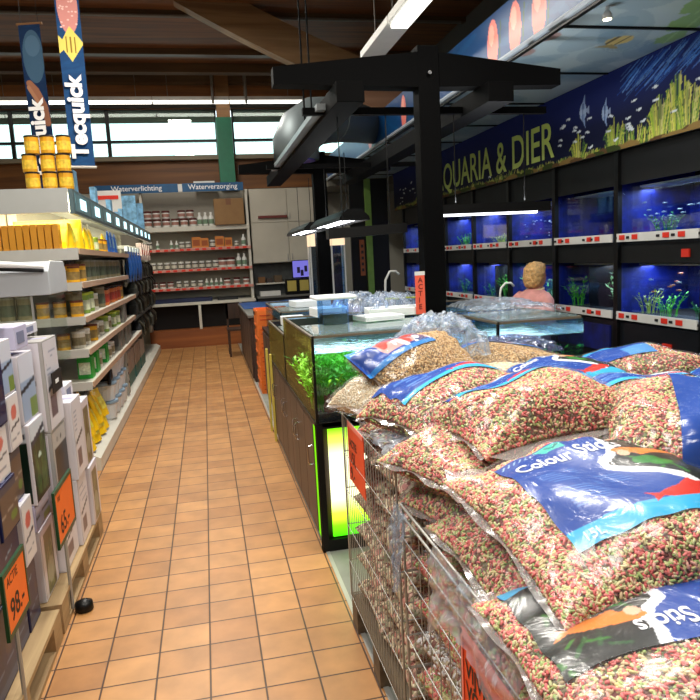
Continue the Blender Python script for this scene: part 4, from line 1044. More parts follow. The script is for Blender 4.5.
# ================================================================== long gondola left of the aisle
t = thing('gondola_shelving', (-1.2, 9.2, 0), 'long white shelf unit beside the aisle with lit header strip', 'shelving')
XF = -.93; Y0, Y1 = 5.45, 12.9
G().box(-1.52, -1.49, Y0 + .5, Y1, .1, 2.18).build('back_panel', mat('shelf_back', (.60, .58, .53), .6), t)
for y in (Y0 + .45, 7.9, 9.4, 11.2, 12.87): G().box(-1.52, -1.46, y, y + .04, 0, 2.18).build('upright', shw, t)
G().prism([(XF, 0), (XF, .10), (-1.0, .14), (-1.5, .14), (-1.5, 0)], Y0, Y1).build('base_shelf', shw, t)
shelfz = [.72, .98, 1.235, 1.50, 1.76]
tagm = mat('rail_beige', (.72, .60, .50), .5)
for i, z in enumerate(shelfz):
    depth = [.0, .0, .0, .0, .0][i]
    y1 = (9.6, 9.0, 9.3, 8.6, 8.9)[i]
    s = G().box(-1.49, XF, Y0, y1, z - .035, z).build('shelf', shw, t)
    G().box(XF, XF + .008, Y0 + .01, y1 - .01, z - .045, z).build('price_rail', tagm, s)
    if i > 0:
        s2 = G().box(-1.49, XF - .02, y1 + .05, Y1, z - .03 - (.06 if i % 2 else 0), z - (.06 if i % 2 else 0)).build('shelf', mat('dark_shelf', (.20, .20, .19), .5), t)
G().box(-1.50, XF - .03, Y0, Y1, 2.18, 2.205).build('canopy_board', white, t)
hb = G().box(XF - .03, XF, Y0, Y1, 2.02, 2.205).build('header', mat('header_grey', (.34, .42, .44), .4), t)
for k in range(10):
    y = Y0 + .08 + k * .74
    G().box(XF + .0005, XF + .004, y, y + .66, 2.045, 2.18).build('header_panel', mat('header_teal_panel', (.36, .52, .56), .3), hb)
    G().box(XF + .0045, XF + .008, y + .20, y + .46, 2.07, 2.155).build('lit_window', emis('header_lit', (.80, .97, 1), 2.0), hb)
G().box(-1.15, -1.0, Y0 + .1, Y1 - .1, 2.12, 2.16).build('tube', emis('header_tube', (1, .97, .82), 9.), t)
# end shelves facing the viewer
t = thing('end_shelving', (-1.9, 5.4, 0), 'white end shelves across the head of the gondola with lit grey header', 'shelving')
G().box(-2.9, XF - .035, Y0 - .03, Y0 - .005, 2.03, 2.21).build('header', mat('end_header', (.66, .67, .66), .5), t)
G().box(-2.9, XF - .04, Y0, Y0 + .42, 2.185, 2.205).build('canopy_board', white, t)
G().box(-2.8, -1.02, Y0 + .04, Y0 + .10, 2.12, 2.16).build('tube', emis('header_tube', (1, .98, .86), 5.), t)
G().box(-2.9, -1.53, Y0 + .44, Y0 + .46, .1, 2.18).build('back_panel', mat('warm_back', (.85, .80, .68), .6), t)
for i, z in enumerate(shelfz):
    w = (-2.9, -1.53)
    G().box(w[0], w[1], Y0 - .01, Y0 + .44, z - .035, z).build('shelf', shw, t)
    G().box(-2.9, XF - .001, Y0 - .022, Y0 - .011, z - (.085 if i == 4 else .06), z + .004).build('shelf_edge', mat('grey_edge', (.70, .70, .68), .5), t)
G().box(-2.9, -1.53, Y0, Y0 + .44, 0, .12).build('base', shw, t)

# stock prototypes
def P0(name, cat, parts):
    t = thing(name, (0, -9, 0), 'x', cat)
    for nm, g, m in parts: g.build(nm, m, t, local=True)
    return t
def pack(w, d, h, c, lc, nm):
    return P0('carton', 'carton', [('body', G().box(-w / 2, w / 2, -d / 2, d / 2, 0, h), mat('pack_' + nm, c, .5, var=.06)),
              ('label_band', G().box(-w * .40, w * .40, -d / 2 - .0012, -d / 2 - .0003, h * .2, h * .75).box(w / 2 + .0003, w / 2 + .0012, -d * .4, d * .4, h * .2, h * .75), mat('packl_' + nm, lc, .5, var=.3, vscale=40))])
def can(r_, h, c, lc, nm, lid):
    return P0('can', 'can', [('body', G().lathe([(r_ * .96, 0), (r_, .004), (r_, h - .012), (r_ * .98, h - .01)], n=14), mat('can_' + nm, c, .4, var=.06)),
              ('label_band', G().lathe([(r_ + .0007, h * .18), (r_ + .0007, h * .68)], n=14), mat('canl_' + nm, lc, .5, var=.3, vscale=30)),
              ('lid', G().lathe([(r_ * 1.03, h - .01), (r_ * 1.04, h), (r_ * .98, h + .004)], n=14), lid)])
def pouch(w, d, h, c, lc, nm):
    def fn(a, b, s):
        u = a * 2 - 1; k = (1 - u * u) ** .5 * (1 - b ** 3); return (w / 2 * u * (1 - .06 * b), s * d / 2 * max(k, .02), h * b)
    g = G(); g.grid(lambda a, b: fn(a, b, 1), 8, 8); g.grid(lambda a, b: fn(a, b, -1), 8, 8)
    l_ = G(); l_.grid(lambda a, b: (lambda p: (p[0], p[1] - .002, p[2]))(fn(.2 + .6 * a, .25 + .45 * b, -1)), 5, 5)
    l_.grid(lambda a, b: (lambda p: (p[0], p[1] + .002, p[2]))(fn(.2 + .6 * a, .25 + .45 * b, 1)), 5, 5)
    return P0('pouch', 'pouch', [('body', g, mat('pouch_' + nm, c, .35, var=.1)), ('label_band', l_, mat('pouchl_' + nm, lc, .5, var=.3, vscale=30))])
blk = mat('black_lid', (.10, .07, .06), .4)
PR = {'amber': pack(.10, .042, .185, (.76, .52, .13), (.62, .40, .09), 'amber'),
      'yellow_tub': can(.056, .14, (.84, .60, .08), (.90, .74, .22), 'yel', blk),
      'yellow_jar': can(.048, .12, (.85, .62, .10), (.55, .45, .25), 'ylj', mat('dull_lid', (.42, .20, .12), .5)),
      'beige_jar': can(.05, .15, (.50, .46, .34), (.30, .33, .26), 'bei', mat('greyish_lid', (.55, .55, .50), .5)),
      'red_jar': can(.05, .13, (.80, .45, .22), (.65, .22, .14), 'red', blk),
      'green_jar': can(.05, .13, (.50, .62, .25), (.80, .82, .70), 'gre', mat('lime_lid', (.70, .78, .25), .5)),
      'white_jar': can(.045, .11, (.82, .80, .74), (.55, .50, .38), 'whi', white),
      'yellow_pouch': pouch(.15, .07, .20, (.96, .80, .10), (.98, .90, .35), 'yel'),
      'blue_pouch': pouch(.14, .05, .24, (.10, .35, .72), (.75, .85, .92), 'blu'),
      'green_box': pack(.13, .10, .16, (.12, .60, .20), (.85, .90, .80), 'grn'),
      'grey_box': pack(.16, .14, .20, (.45, .45, .42), (.30, .30, .30), 'gry'),
      'pump': None}
col_w = {'amber': ('amber slim carton', 'carton'), 'yellow_tub': ('yellow tub with black lid', 'tub'), 'yellow_jar': ('brown-lidded yellow jar', 'jar'), 'beige_jar': ('beige-green jar', 'jar'), 'red_jar': ('orange-red jar', 'jar'),
         'green_jar': ('lime-lidded jar', 'jar'), 'white_jar': ('white jar', 'jar'), 'yellow_pouch': ('yellow pouch', 'pouch'), 'blue_pouch': ('blue pouch', 'pouch'), 'green_box': ('green and white carton', 'carton'), 'grey_box': ('dull grey carton', 'carton')}
useds = set(); cnts = {}
def st(kind, x, y, z, rz, where, grp, sc_=None):
    key = (kind, where); cnts[key] = cnts.get(key, 0) + 1
    lb = '%s %s, %s from the viewer' % (col_w[kind][0], where, NTH[min(29, cnts[key] - 1)])
    p = PR[kind]
    if kind not in useds:
        useds.add(kind); p.location = (x, y, z); p.rotation_euler = (0, 0, rz); p['label'] = lb; p['group'] = grp
        if sc_: p.scale = (sc_,) * 3
        o = p
    else: o = dup(p, (x, y, z), rz, lb, grp, scale=sc_)
    o['category'] = col_w[kind][1]; o.name = {'tub': 'tub', 'jar': 'jar', 'pouch': 'pouch', 'carton': 'carton'}[col_w[kind][1]]
    return o
wh = {.12: 'on the gondola base', .72: 'on the second lowest gondola shelf', .98: 'on the third lowest gondola shelf', 1.235: 'on the fourth lowest gondola shelf', 1.50: 'on the gondola shelf below the lit one', 1.76: 'on the lit top gondola shelf'}
# aisle face, from near to far
def line(z, seq, y, dy, x=-1.02, rz=-PI / 2, double=True, s=1):
    for k in seq:
        if k: st(k, x + R.uniform(-.015, .015), y, z + .001, rz, wh[z], 'stock ' + wh[z], s)
        y += dy * R.uniform(.97, 1.05)
line(1.76, ['yellow_pouch'] * 5 + ['green_jar', 'yellow_jar', 'yellow_jar', 'yellow_pouch', 'blue_pouch', 'blue_pouch', 'blue_pouch', 'blue_pouch'], 5.62, .235)
line(1.50, ['yellow_jar', 'yellow_jar', 'beige_jar', 'beige_jar', 'beige_jar', 'beige_jar', 'beige_jar', 'beige_jar', 'beige_jar', 'beige_jar', 'beige_jar'], 5.55, .25, s=1.15)
line(1.235, ['beige_jar', 'green_jar', 'green_jar', 'white_jar', 'beige_jar', 'red_jar', 'red_jar', 'red_jar', 'red_jar', 'red_jar', 'yellow_jar'], 5.62, .26, s=1.25)
line(.98, ['white_jar', 'white_jar', 'yellow_jar', 'white_jar', 'white_jar', 'green_jar', 'white_jar', 'green_jar', 'green_jar', 'grey_box', 'grey_box'], 5.60, .25, s=1.15)
line(.72, ['green_box', 'green_box', 'white_jar', 'green_box', 'white_jar', 'white_jar', 'grey_box', 'grey_box', 'grey_box', 'grey_box'], 5.70, .30, s=1.1)
# base shelf: yellow pouches low, white-blue tubs, a dotted grey block, white and teal cartons
for k in range(16):
    o = st('yellow_pouch', (-1.02, -1.16)[k % 2], 5.58 + (k // 4) * .25, .145 + ((k // 2) % 2) * .11, -PI / 2 + R.uniform(-.3, .3), 'lying on the gondola base', 'yellow pouches on the base shelf'); o.rotation_euler = (.25, 0, -PI / 2 + R.uniform(-.3, .3)); o.scale = (1.3,) * 3
bk = thing('bucket', (-1.05, 6.9, .145), 'x', 'bucket')
G().lathe([(.10, 0), (.12, .14), (.125, .15), (.125, .155)], n=18).build('body', mat('bucket_white', (.80, .84, .86), .4), bk, local=True)
G().lathe([(.128, .15), (.13, .16), (.128, .175), (.0, .178)], n=18).build('lid', mat('bucket_lid', (.50, .60, .68), .4), bk, local=True)
G().tube([(.127 * math.cos(a), .127 * math.sin(a), .14 - .05 * math.sin(a * 1)) for a in [PI * k / 8 for k in range(9)]], .003, 5).build('handle', white, bk, local=True)
bl = ['nearest', 'second', 'third', 'farthest']
for k in range(4):
    for j in range(2 if k == 0 else 3):
        lb = 'white bucket with bluish lid on the gondola base shelf, %s along the aisle, %s layer' % (bl[k], ('bottom', 'middle', 'top')[j])
        p = (-1.06, 6.75 + k * .28, .145 + j * .18)
        if k == j == 0: bk.location = p; bk['label'] = lb; bk['group'] = 'white buckets on the base shelf'
        else: dup(bk, p, R.uniform(0, 3), lb, 'white buckets on the base shelf')
t = thing('pond_pump', (-1.04, 6.75, .51), 'black pump with hose lying on the buckets near the yellow pouches', 'pump')
G().lathe([(.07, 0), (.08, .03), (.08, .10), (.05, .13)], (-1.04, 6.75, .515), 14).build('body', blackp, t, smooth=True); G().tube([(-1.04, 6.75, .62), (-1.0, 6.70, .66), (-.97, 6.62, .62), (-.97, 6.55, .50)], .018, 8).build('hose', blackp, t)
G().box(-1.12, -.98, 6.66, 6.86, .503, .514).build('tray', mat('grey_strip', (.45, .47, .48), .35), t)
t = thing('dotted_block', (-.99, 7.95, .14), 'light grey upright block with three black holes on the base shelf', 'block')
G().box(-1.08, -.96, 7.9, 8.05, .141, .62).build('body', mat('light_grey_block', (.60, .61, .58), .6), t, bevel=.01)
for z in (.28, .38, .48): G().cyl((-.9598, 7.97, z), (-.955, 7.97, z), .016).build('hole', ink, t)
for k in range(3):
    t = thing('white_carton', (-1.12, 8.7 + k * .75, .145), 'large white and teal carton on the base shelf, %s past the dotted block' % NTH[k], 'carton', 'large cartons on the base shelf')
    G().box(-1.32, -1.0, 8.4 + k * .75, 9.05 + k * .75, .145, .30).build('teal_base', mat('teal_carton', (.12, .42, .42), .5), t); G().box(-1.32, -1.0, 8.4 + k * .75, 9.05 + k * .75, .301, .56).build('white_top', mat('greyish_carton', (.62, .58, .54), .6, var=.2), t)
# far bays: dark tangled pond gear
gear = [mat('gear_%d' % k, c, .5, var=.4, vscale=12) for k, c in enumerate(((.10, .11, .11), (.20, .21, .19), (.32, .33, .29), (.16, .17, .15)))]
gi = 0
for zi, z in enumerate((.60, .93, 1.18, 1.42)):
    for k in range(9):
        y = 9.75 + k * .34; g = G(); x = -1.02 + R.uniform(-.04, .03)
        t = thing('pond_hardware', (x, y, z), 'dark pond pump or filter piece on the far gondola shelves, %s along, %s shelf' % (NTH[k], ('lowest', 'lower', 'upper', 'topmost')[zi]), 'hardware', 'dark pond hardware on the far gondola shelves')
        g.lathe([(.06, 0), (.075, .02), (.07, R.uniform(.12, .2)), (.03, .22)], (x, y, z + .001), 10); g.build('body', gear[gi % 4], t, smooth=True); gi += 1
        G().tube([(x, y, z + .19), (x + .03, y + .05, z + .24), (x + .09, y + .12, z + .15), (x + .08, y + .2, z + .02)], .014, 6).build('hose', gear[(gi + 1) % 4], t)
        G().box(x - .04, x + .072, y - .16, y - .085, z + .001, z + R.uniform(.1, .2)).build('plate', gear[(gi + 2) % 4], t, bevel=.004)
for k in range(5):
    y = 9.1 + k * .36; t = thing('hanging_pack', (-.95, y, 1.5), 'blue hanging bag on the peg rail of the gondola, %s from the viewer' % NTH[k], 'bag', 'blue bags hanging on the gondola')
    G().grid(lambda a, b: (-.95 + .03 * math.sin(PI * a) * math.sin(PI * b), y - .1 + .2 * a, 1.40 + .42 * b), 8, 8).grid(lambda a, b: (-.98 - .03 * math.sin(PI * a) * math.sin(PI * b), y - .1 + .2 * a, 1.40 + .42 * b), 8, 8).build('bag_body', mat('blue_hang', (.12, .38, .72), .35, var=.3, vscale=20), t)
    G().box(-.985, -.945, y - .1, y + .1, 1.80, 1.86).build('header_card', mat('white_card', (.80, .86, .90), .5), t)
    G().cyl((-1.45, y, 1.87), (-.93, y, 1.87), .004, n=5).build('peg', steel, t)
for k in range(5):
    y = 10.95 + k * .36; t = thing('display_card', (-.96, y, 1.7), 'white and pink packet on the upper far gondola, %s towards the wall' % NTH[k], 'packet', 'pale packets at the far end of the gondola')
    G().box(-1.02, -.94, y, y + .2, 1.70, 1.96).build('packet_body', mat('pale_packet', (.82, .74, .72), .5, var=.2, vscale=15), t); G().box(-.9395, -.938, y + .03, y + .17, 1.78, 1.86).build('label_band', redtag, t)
# top of the gondola: cards standing on the canopy
for k in range(4):
    y = 6.0 + k * 1.1; o = G().box(-1.05, -1.0, y, y + .16, 2.206, 2.42 - .02 * k).build('display_card', mat('blue_white_card', (.45, .65, .78), .5, var=.5, vscale=14)); prop(o, 'bluish standing card on top of the gondola, %s behind the yellow tub pyramid' % NTH[k], 'card', 'cards on top of the gondola')
t = thing('topic_sign', (-1.0, 11.0, 2.2), 'white and red sign panel on the gondola top at the far end', 'sign')
G().box(-1.66, -1.24, 11.6, 11.62, 2.50, 2.84).build('panel', white, t); G().box(-1.62, -1.28, 11.59, 11.599, 2.70, 2.76).build('red_line', redtag, t); G().box(-1.46, -1.43, 11.6, 11.62, 2.206, 2.50).build('foot', blackp, t)
for k in range(2):
    o = G().box(-1.50 + k * .25, -1.10 + k * .1, 12.5 + k * .2, 12.53 + k * .2, 2.207, 2.84 - .12 * k).build('hanging_poster', mat('blue_white_card', (.45, .65, .78), .5)); prop(o, 'blue and white poster by the far gondola end, %s' % ('nearer' if k == 0 else 'farther'), 'poster')
# end shelves: amber cartons, yellow pouches behind, jars below
for k in range(9):
    st('amber', -1.49 + k * .051, 5.50 + R.uniform(0, .012), 1.765, PI / 2 + R.uniform(-.05, .05), 'in the upright row on the lit end shelf', 'amber cartons in a row on the lit end shelf')
for k in range(5):
    st('yellow_pouch', -1.36 + k * .085, 5.74, 1.765, 0, 'behind the amber cartons on the lit end shelf', 'yellow pouches behind the amber cartons').scale = (1.15,) * 3
for z, ks in ((1.50, ('beige_jar', 'yellow_jar', 'beige_jar', 'yellow_jar', 'yellow_jar')), (1.235, ('beige_jar', 'beige_jar', 'yellow_jar', 'yellow_jar', 'yellow_jar')), (.98, ('white_jar', 'yellow_jar', 'yellow_jar', 'yellow_jar'))):
    for k, kk in enumerate(ks):
        st(kk, -1.50 + k * .125, 5.53, z + .001, 0, 'in the %s end row behind the hooded aquarium' % {1.50: 'upper', 1.235: 'middle', .98: 'lower'}[z], 'jars at the gondola end')
G().box(-1.53, XF - .02, 5.56, 5.58, .2, .94)
# pyramid of yellow tubs
rows = [(2.207, [-1.21, -1.09, -.975], 1.0), (2.341, [-1.225, -1.095, -.985], 1.0), (2.475, [-1.195, -1.085, -.97], 1.0)]
for j, (z, xs_, s) in enumerate(rows):
    for k, x in enumerate(xs_):
        o = st('yellow_tub', x, 5.52 + (.02 if j else 0), z, R.uniform(0, 6), 'q', 'yellow tubs piled on the gondola'); o.scale = (.92,) * 3
        o['label'] = 'yellow tub with black lid on top of the gondola, %s row, %s' % (('bottom', 'middle', 'top')[j], ('away from the aisle', 'in the middle', 'aisle side')[k])
# hanging banners
BW, BL = .175, 1.33
def make_banner(name, cx, cy, zt, rz, flat, toff):
    t = thing('hanging_banner', (cx, cy, zt - BL), name, 'banner', None, rz=rz)
    cv = Cv(-BW / 2, BW / 2, 0, BL, 60, 380, (.08, .25, .43) if flat == 0 else (.05, .16, .30))
    for k in range(60): cv.ell(R.uniform(-BW / 2, BW / 2), R.uniform(0, BL), .05, .012, (.10, .30, .50) if flat == 0 else (.06, .20, .36), .3, .3)
    if flat == 0:
        cv.ell(0, BL - .14, .075, .20, (.82, .55, .52))
        for k in range(26): cv.ell(R.uniform(-.06, .06), BL - R.uniform(.0, .3), .008, .006, (.93, .78, .74))
        cv.poly([(0, BL - .28), (.095, BL - .40), (0, BL - .54), (-.08, BL - .42)], (.90, .82, .40)); cv.poly([(-.02, BL - .42), (-.10, BL - .34), (-.10, BL - .5)], (.90, .82, .40))
        for q in (-.03, 0, .03): cv.line([(q, BL - .36), (q, BL - .47)], .009, (.55, .42, .15))
    else:
        cv.ell(.01, BL - .24, .085, .20, (.24, .36, .46)); cv.ell(.01, BL - .16, .06, .08, (.30, .42, .52))
        cv.line([(-.05, BL - .44), (.0, BL - .50), (.05, BL - .62), (.06, BL - .75)], .05, (.60, .40, .30)); cv.line([(-.06, BL - .47), (.02, BL - .62)], .03, (.66, .47, .35))
    W = WM[t]
    def fn(X, Y):
        P = np.stack([X, .012 * np.sin(Y * 4), Y, np.ones_like(X)], -1) @ np.array(W).T; return P[..., 0], P[..., 1], P[..., 2]
    cv.mesh('cloth', fn, ARTM, t)
    g = G(); g.cyl((-BW / 2 - .015, 0, BL + .008), (BW / 2 + .015, 0, BL + .008), .011, n=8); g.build('top_rod', woodl, t, local=True)
    g = G(); g.cyl((-BW / 2 - .01, .0, -.008), (BW / 2 + .01, .0, -.008), .011, n=8); g.build('bottom_rod', mat('pale_rod', (.75, .72, .68), .5), t, local=True)
    vs, fs = textmesh('Tecquick', .165, .007, squash=1.02)
    g = G(); g.add([(BW * .5 - .045 - y, -.016, x + toff) for x, y in vs], fs); g.build('lettering', inkw, t, local=True)
    for s in (-.07, .07): G().cyl((s, 0, BL + .015), (s * .5, 0, 5.2 - (zt - BL)), .002, n=4).build('cord', blackp, t, local=True)
make_banner('blue hanging banner with a pink fish, a yellow fish and white lettering, beside the aisle', -.875, 5.75, 3.74, .22, 0, .06)
make_banner('darker blue hanging banner with a brown fish, behind the yellow tub pile', -1.20, 5.95, 3.53, -.25, 1, .14)

# ================================================================== pallets and stacked cartons by the aisle
palw = wood('pallet_wood', (.58, .47, .33), (.74, .63, .46), 3, 1, .75)
def pallet(x0, x1, y0, y1, label):
    t = thing('pallet', ((x0 + x1) / 2, (y0 + y1) / 2, 0), label, 'pallet', 'wooden pallets under the carton stacks')
    n = 5; w = .10
    for k in range(n):
        a = x0 + (x1 - x0 - w) * k / (n - 1); G().box(a, a + w, y0, y1, .12, .14).build('deck_board', palw, t)
    for s in (0, .5, 1):
        a = x0 + (x1 - x0 - .1) * s; G().box(a, a + .1, y0, y1, 0, .02).build('bottom_board', palw, t)
        for q in (0, .5, 1):
            b = y0 + (y1 - y0 - .13) * q; G().box(a, a + .1, b, b + .13, .02, .10).build('block', palw, t)
    for q in (0, .5, 1):
        b = y0 + (y1 - y0 - .13) * q; G().box(x0, x1, b, b + .13, .10, .12).build('stringer', palw, t)
pallet(-1.55, -.735, 1.75, 2.93, 'wooden pallet under the nearest carton stacks beside the aisle')
pallet(-1.55, -.735, 2.97, 4.13, 'wooden pallet under the farther white carton stacks')
cwhite = mat('carton_white', (.84, .83, .86), .5, var=.04); cnavy = mat('carton_navy', (.08, .10, .28), .45, var=.2, vscale=4); cgrey = mat('carton_grey', (.66, .65, .64), .5, var=.05)
clid = mat('carton_lavender', (.74, .73, .84), .5); cbrown = mat('carton_brown', (.42, .33, .28), .6, var=.15); cblue = mat('carton_blue', (.12, .28, .52), .5, var=.1)
def photo_panel(W_, H_, style, seed):
    rr = random.Random(seed); cv = Cv(0, W_, 0, H_, max(12, int(W_ * 130)), max(12, int(H_ * 130)), {'navy': (.08, .10, .27), 'green': (.07, .16, .11), 'black': (.05, .05, .06), 'plant': (.42, .40, .30), 'white': (.86, .85, .88), 'brown': (.36, .29, .26), 'light': (.60, .68, .80), 'red': (.86, .84, .84)}[style])
    if style == 'green':
        for k in range(50): x = rr.uniform(.1, .9) * W_; cv.line([(x, .08 * H_), (x + rr.uniform(-.04, .04), rr.uniform(.3, .8) * H_)], .008, rr.choice([(.18, .36, .20), (.10, .26, .16), (.30, .42, .22)]))
        cv.put(cv.Y > .80 * H_, (.80, .84, .88)); cv.ell(.5 * W_, .55 * H_, .03, .012, (.75, .85, .8)); cv.poly([(0, .70 * H_), (W_, .86 * H_), (W_, .93 * H_), (0, .78 * H_)], (.16, .20, .28))
    elif style == 'plant':
        for k in range(60): x = rr.uniform(.1, .9) * W_; cv.line([(x, .05 * H_), (x + rr.uniform(-.03, .03), rr.uniform(.3, .8) * H_)], .008, rr.choice([(.45, .48, .25), (.32, .36, .20), (.58, .56, .40), (.30, .22, .16)]))
        cv.put((cv.X < .18 * W_) | (cv.X > .82 * W_) | (cv.Y > .9 * H_), (.84, .81, .84)); cv.ell(.5 * W_, .3 * H_, .25 * W_, .06, (.70, .70, .62), 0, .6)
    elif style == 'navy':
        cv.poly([(.15 * W_, .70 * H_), (.55 * W_, .76 * H_), (.55 * W_, .79 * H_), (.15 * W_, .73 * H_)], (.50, .62, .72)); cv.line([(0, .25 * H_), (W_, .33 * H_)], .006, (.35, .40, .52)); cv.put(cv.Y < .12 * H_, (.20, .24, .38))
        cv.ell(.8 * W_, .5 * H_, .1 * W_, .12 * H_, (.28, .22, .24), 0, .6)
    elif style == 'black':
        cv.put((cv.Y > .78 * H_), (.70, .69, .68)); cv.ell(.35 * W_, .87 * H_, .014, .012, (.2, .2, .2)); cv.ell(.62 * W_, .87 * H_, .014, .012, (.2, .2, .2)); cv.ell(.35 * W_, .87 * H_, .009, .007, (.7, .69, .68)); cv.ell(.6 * W_, .28 * H_, .01, .004, (.6, .12, .10)); cv.put((cv.X < .10 * W_), (.70, .69, .68))
    elif style == 'white':
        cv.poly([(.1 * W_, .42 * H_), (.9 * W_, .52 * H_), (.9 * W_, .57 * H_), (.1 * W_, .47 * H_)], (.18, .20, .26))
        for k in range(5): cv.line([(.12 * W_, (.86 - .06 * k) * H_), (rr.uniform(.5, .9) * W_, (.87 - .06 * k) * H_)], .004, (.60, .62, .70))
        cv.put((cv.Y < .36 * H_) & (cv.X > .15 * W_) & (cv.X < .6 * W_) & (cv.Y > .12 * H_), (.42, .36, .40))
    elif style == 'light':
        cv.put(cv.Y > .6 * H_, (.82, .84, .90)); cv.poly([(0, .42 * H_), (W_, .55 * H_), (W_, .62 * H_), (0, .49 * H_)], (.14, .15, .20)); cv.put((cv.Y < .3 * H_) & (cv.X > .5 * W_), (.45, .55, .25))
    elif style == 'red':
        cv.ell(.5 * W_, .68 * H_, .28 * W_, .14 * H_, (.80, .42, .38), .2); cv.poly([(.1 * W_, .34 * H_), (.9 * W_, .44 * H_), (.9 * W_, .49 * H_), (.1 * W_, .39 * H_)], (.15, .16, .22)); cv.line([(.1 * W_, .15 * H_), (.8 * W_, .2 * H_)], .006, (.5, .5, .55))
    elif style == 'brown':
        cv.put(cv.Y > .85 * H_, (.20, .22, .30)); cv.line([(0, .4 * H_), (W_, .5 * H_)], .006, (.6, .55, .5)); cv.ell(.7 * W_, .25 * H_, .2 * W_, .1 * H_, (.40, .52, .20), 0, .8)
    return cv
def stack(yA, yB, z, items, xf=-.80, depth=.34, where='', lean=0.):
    names = ['at the bottom', 'second from the bottom', 'third from the bottom', 'fourth from the bottom', 'fifth from the bottom', 'sixth from the bottom']
    for k, (h, body, sty) in enumerate(items):
        dx = R.uniform(-.012, .012); dy = R.uniform(-.006, .006); xx = xf + dx
        desc = {'navy': 'navy blue', 'green': 'green photo', 'black': 'grey with a black panel', 'plant': 'plant photo', 'white': 'white printed', 'brown': 'brown and dark', 'light': 'pale blue', 'red': 'red fish print'}[sty]
        t = thing('carton', ((xx - depth / 2), (yA + yB) / 2, z), '%s carton %s of the %s stack' % (desc, names[k] if k < len(items) - 1 else 'on top', where), 'carton', None)
        G().box(xx - depth, xx, yA + .004 + dy, yB - .004 + dy, z, z + h - .002).build('box_body', body, t, bevel=.003)
        w = yB - yA - .02; H_ = h - .02
        cv = photo_panel(w, H_, sty, int(yA * 100) + k)
        cv.mesh('printed_side', lambda X, Y: (X * 0 + xx + .0015, yA + .01 + dy + X, z + .01 + Y), ART, t)
        cv = photo_panel(depth - .03, H_, sty if sty != 'black' else 'white', int(yA * 50) + k)
        cv.mesh('printed_end', lambda X, Y: (xx - depth + .015 + X, X * 0 + yA + .0025 + dy, z + .01 + Y), ART, t)
        G().box(xx - depth + .01, xx - .01, (yA + yB) / 2 - .02 + dy, (yA + yB) / 2 + .02 + dy, z + h - .002, z + h - .0005).build('tape', clid, t)
        z += h
    return z
Z0 = .141
stack(1.80, 2.14, Z0, [(.27, cnavy, 'navy'), (.27, cnavy, 'navy'), (.26, cnavy, 'navy'), (.28, cblue, 'light')], where='nearest')
stack(2.15, 2.50, Z0, [(.30, cnavy, 'navy'), (.28, cnavy, 'navy'), (.27, cnavy, 'light'), (.27, cnavy, 'navy')], where='second nearest')
stack(2.51, 2.74, Z0, [(.24, cnavy, 'navy'), (.25, cnavy, 'navy'), (.20, cnavy, 'brown'), (.20, cwhite, 'red'), (.25, cnavy, 'navy'), (.10, cwhite, 'light')], where='navy and brown')
stack(2.75, 2.92, Z0, [(.28, cnavy, 'navy'), (.26, cwhite, 'red'), (.22, cnavy, 'brown'), (.22, cwhite, 'red'), (.22, cwhite, 'light')], where='mixed narrow')
stack(3.00, 3.26, Z0, [(.33, cwhite, 'plant'), (.12, clid, 'light'), (.36, cwhite, 'green'), (.30, cwhite, 'light')], where='green photo')
stack(3.29, 3.60, Z0, [(.30, cwhite, 'white'), (.40, cgrey, 'black'), (.44, cgrey, 'white')], where='tall grey', xf=-.765)
stack(3.61, 3.87, Z0, [(.36, cwhite, 'white'), (.42, cwhite, 'white')], where='white', xf=-.745)
stack(3.88, 4.12, Z0, [(.34, cwhite, 'plant'), (.38, cwhite, 'plant')], where='plant photo', xf=-.738)
stack(3.62, 4.08, Z0, [(.42, cwhite, 'white'), (.42, cwhite, 'plant'), (.20, cgrey, 'white')], where='rear', xf=-1.16, depth=.36)
# the small label of the grey carton
hc = [o for o in col.objects if 'on top of the tall grey stack' in o.get('label', '')][0]
sk = G().box(-.751, -.747, 3.33, 3.54, 1.02, 1.12).build('black_sticker', ink, hc); G().box(-.7468, -.746, 3.39, 3.46, 1.06, 1.08).build('white_mark', inkw, sk)
# things on top
for k, (x, y, z, w, d, h, m) in enumerate(((-.95, 3.10, 1.275, .3, .2, .10, clid), (-.98, 3.42, 1.305, .28, .28, .05, cwhite), (-.95, 3.72, .923, .26, .2, .16, clid), (-.95, 3.98, .863, .28, .2, .10, cwhite), (-1.0, 2.82, 1.305, .3, .14, .09, cwhite))):
    t = thing('carton', (x, y, z), '%s flat carton lying on top, %s beside the aisle' % ('lavender' if m is clid else 'white', ('on the green photo stack', 'on the tall grey stack', 'on the white stack', 'on the plant photo stack', 'on the mixed narrow stack')[k]), 'carton')
    G().box(x - w / 2, x + w / 2, y - d / 2, y + d / 2, z, z + h).build('box_body', m, t, bevel=.004); G().box(x + w / 2 + .0005, x + w / 2 + .002, y - d * .35, y + d * .2, z + h * .25, z + h * .75).build('label_band', mat('soft_print', (.45, .47, .58), .6), t)
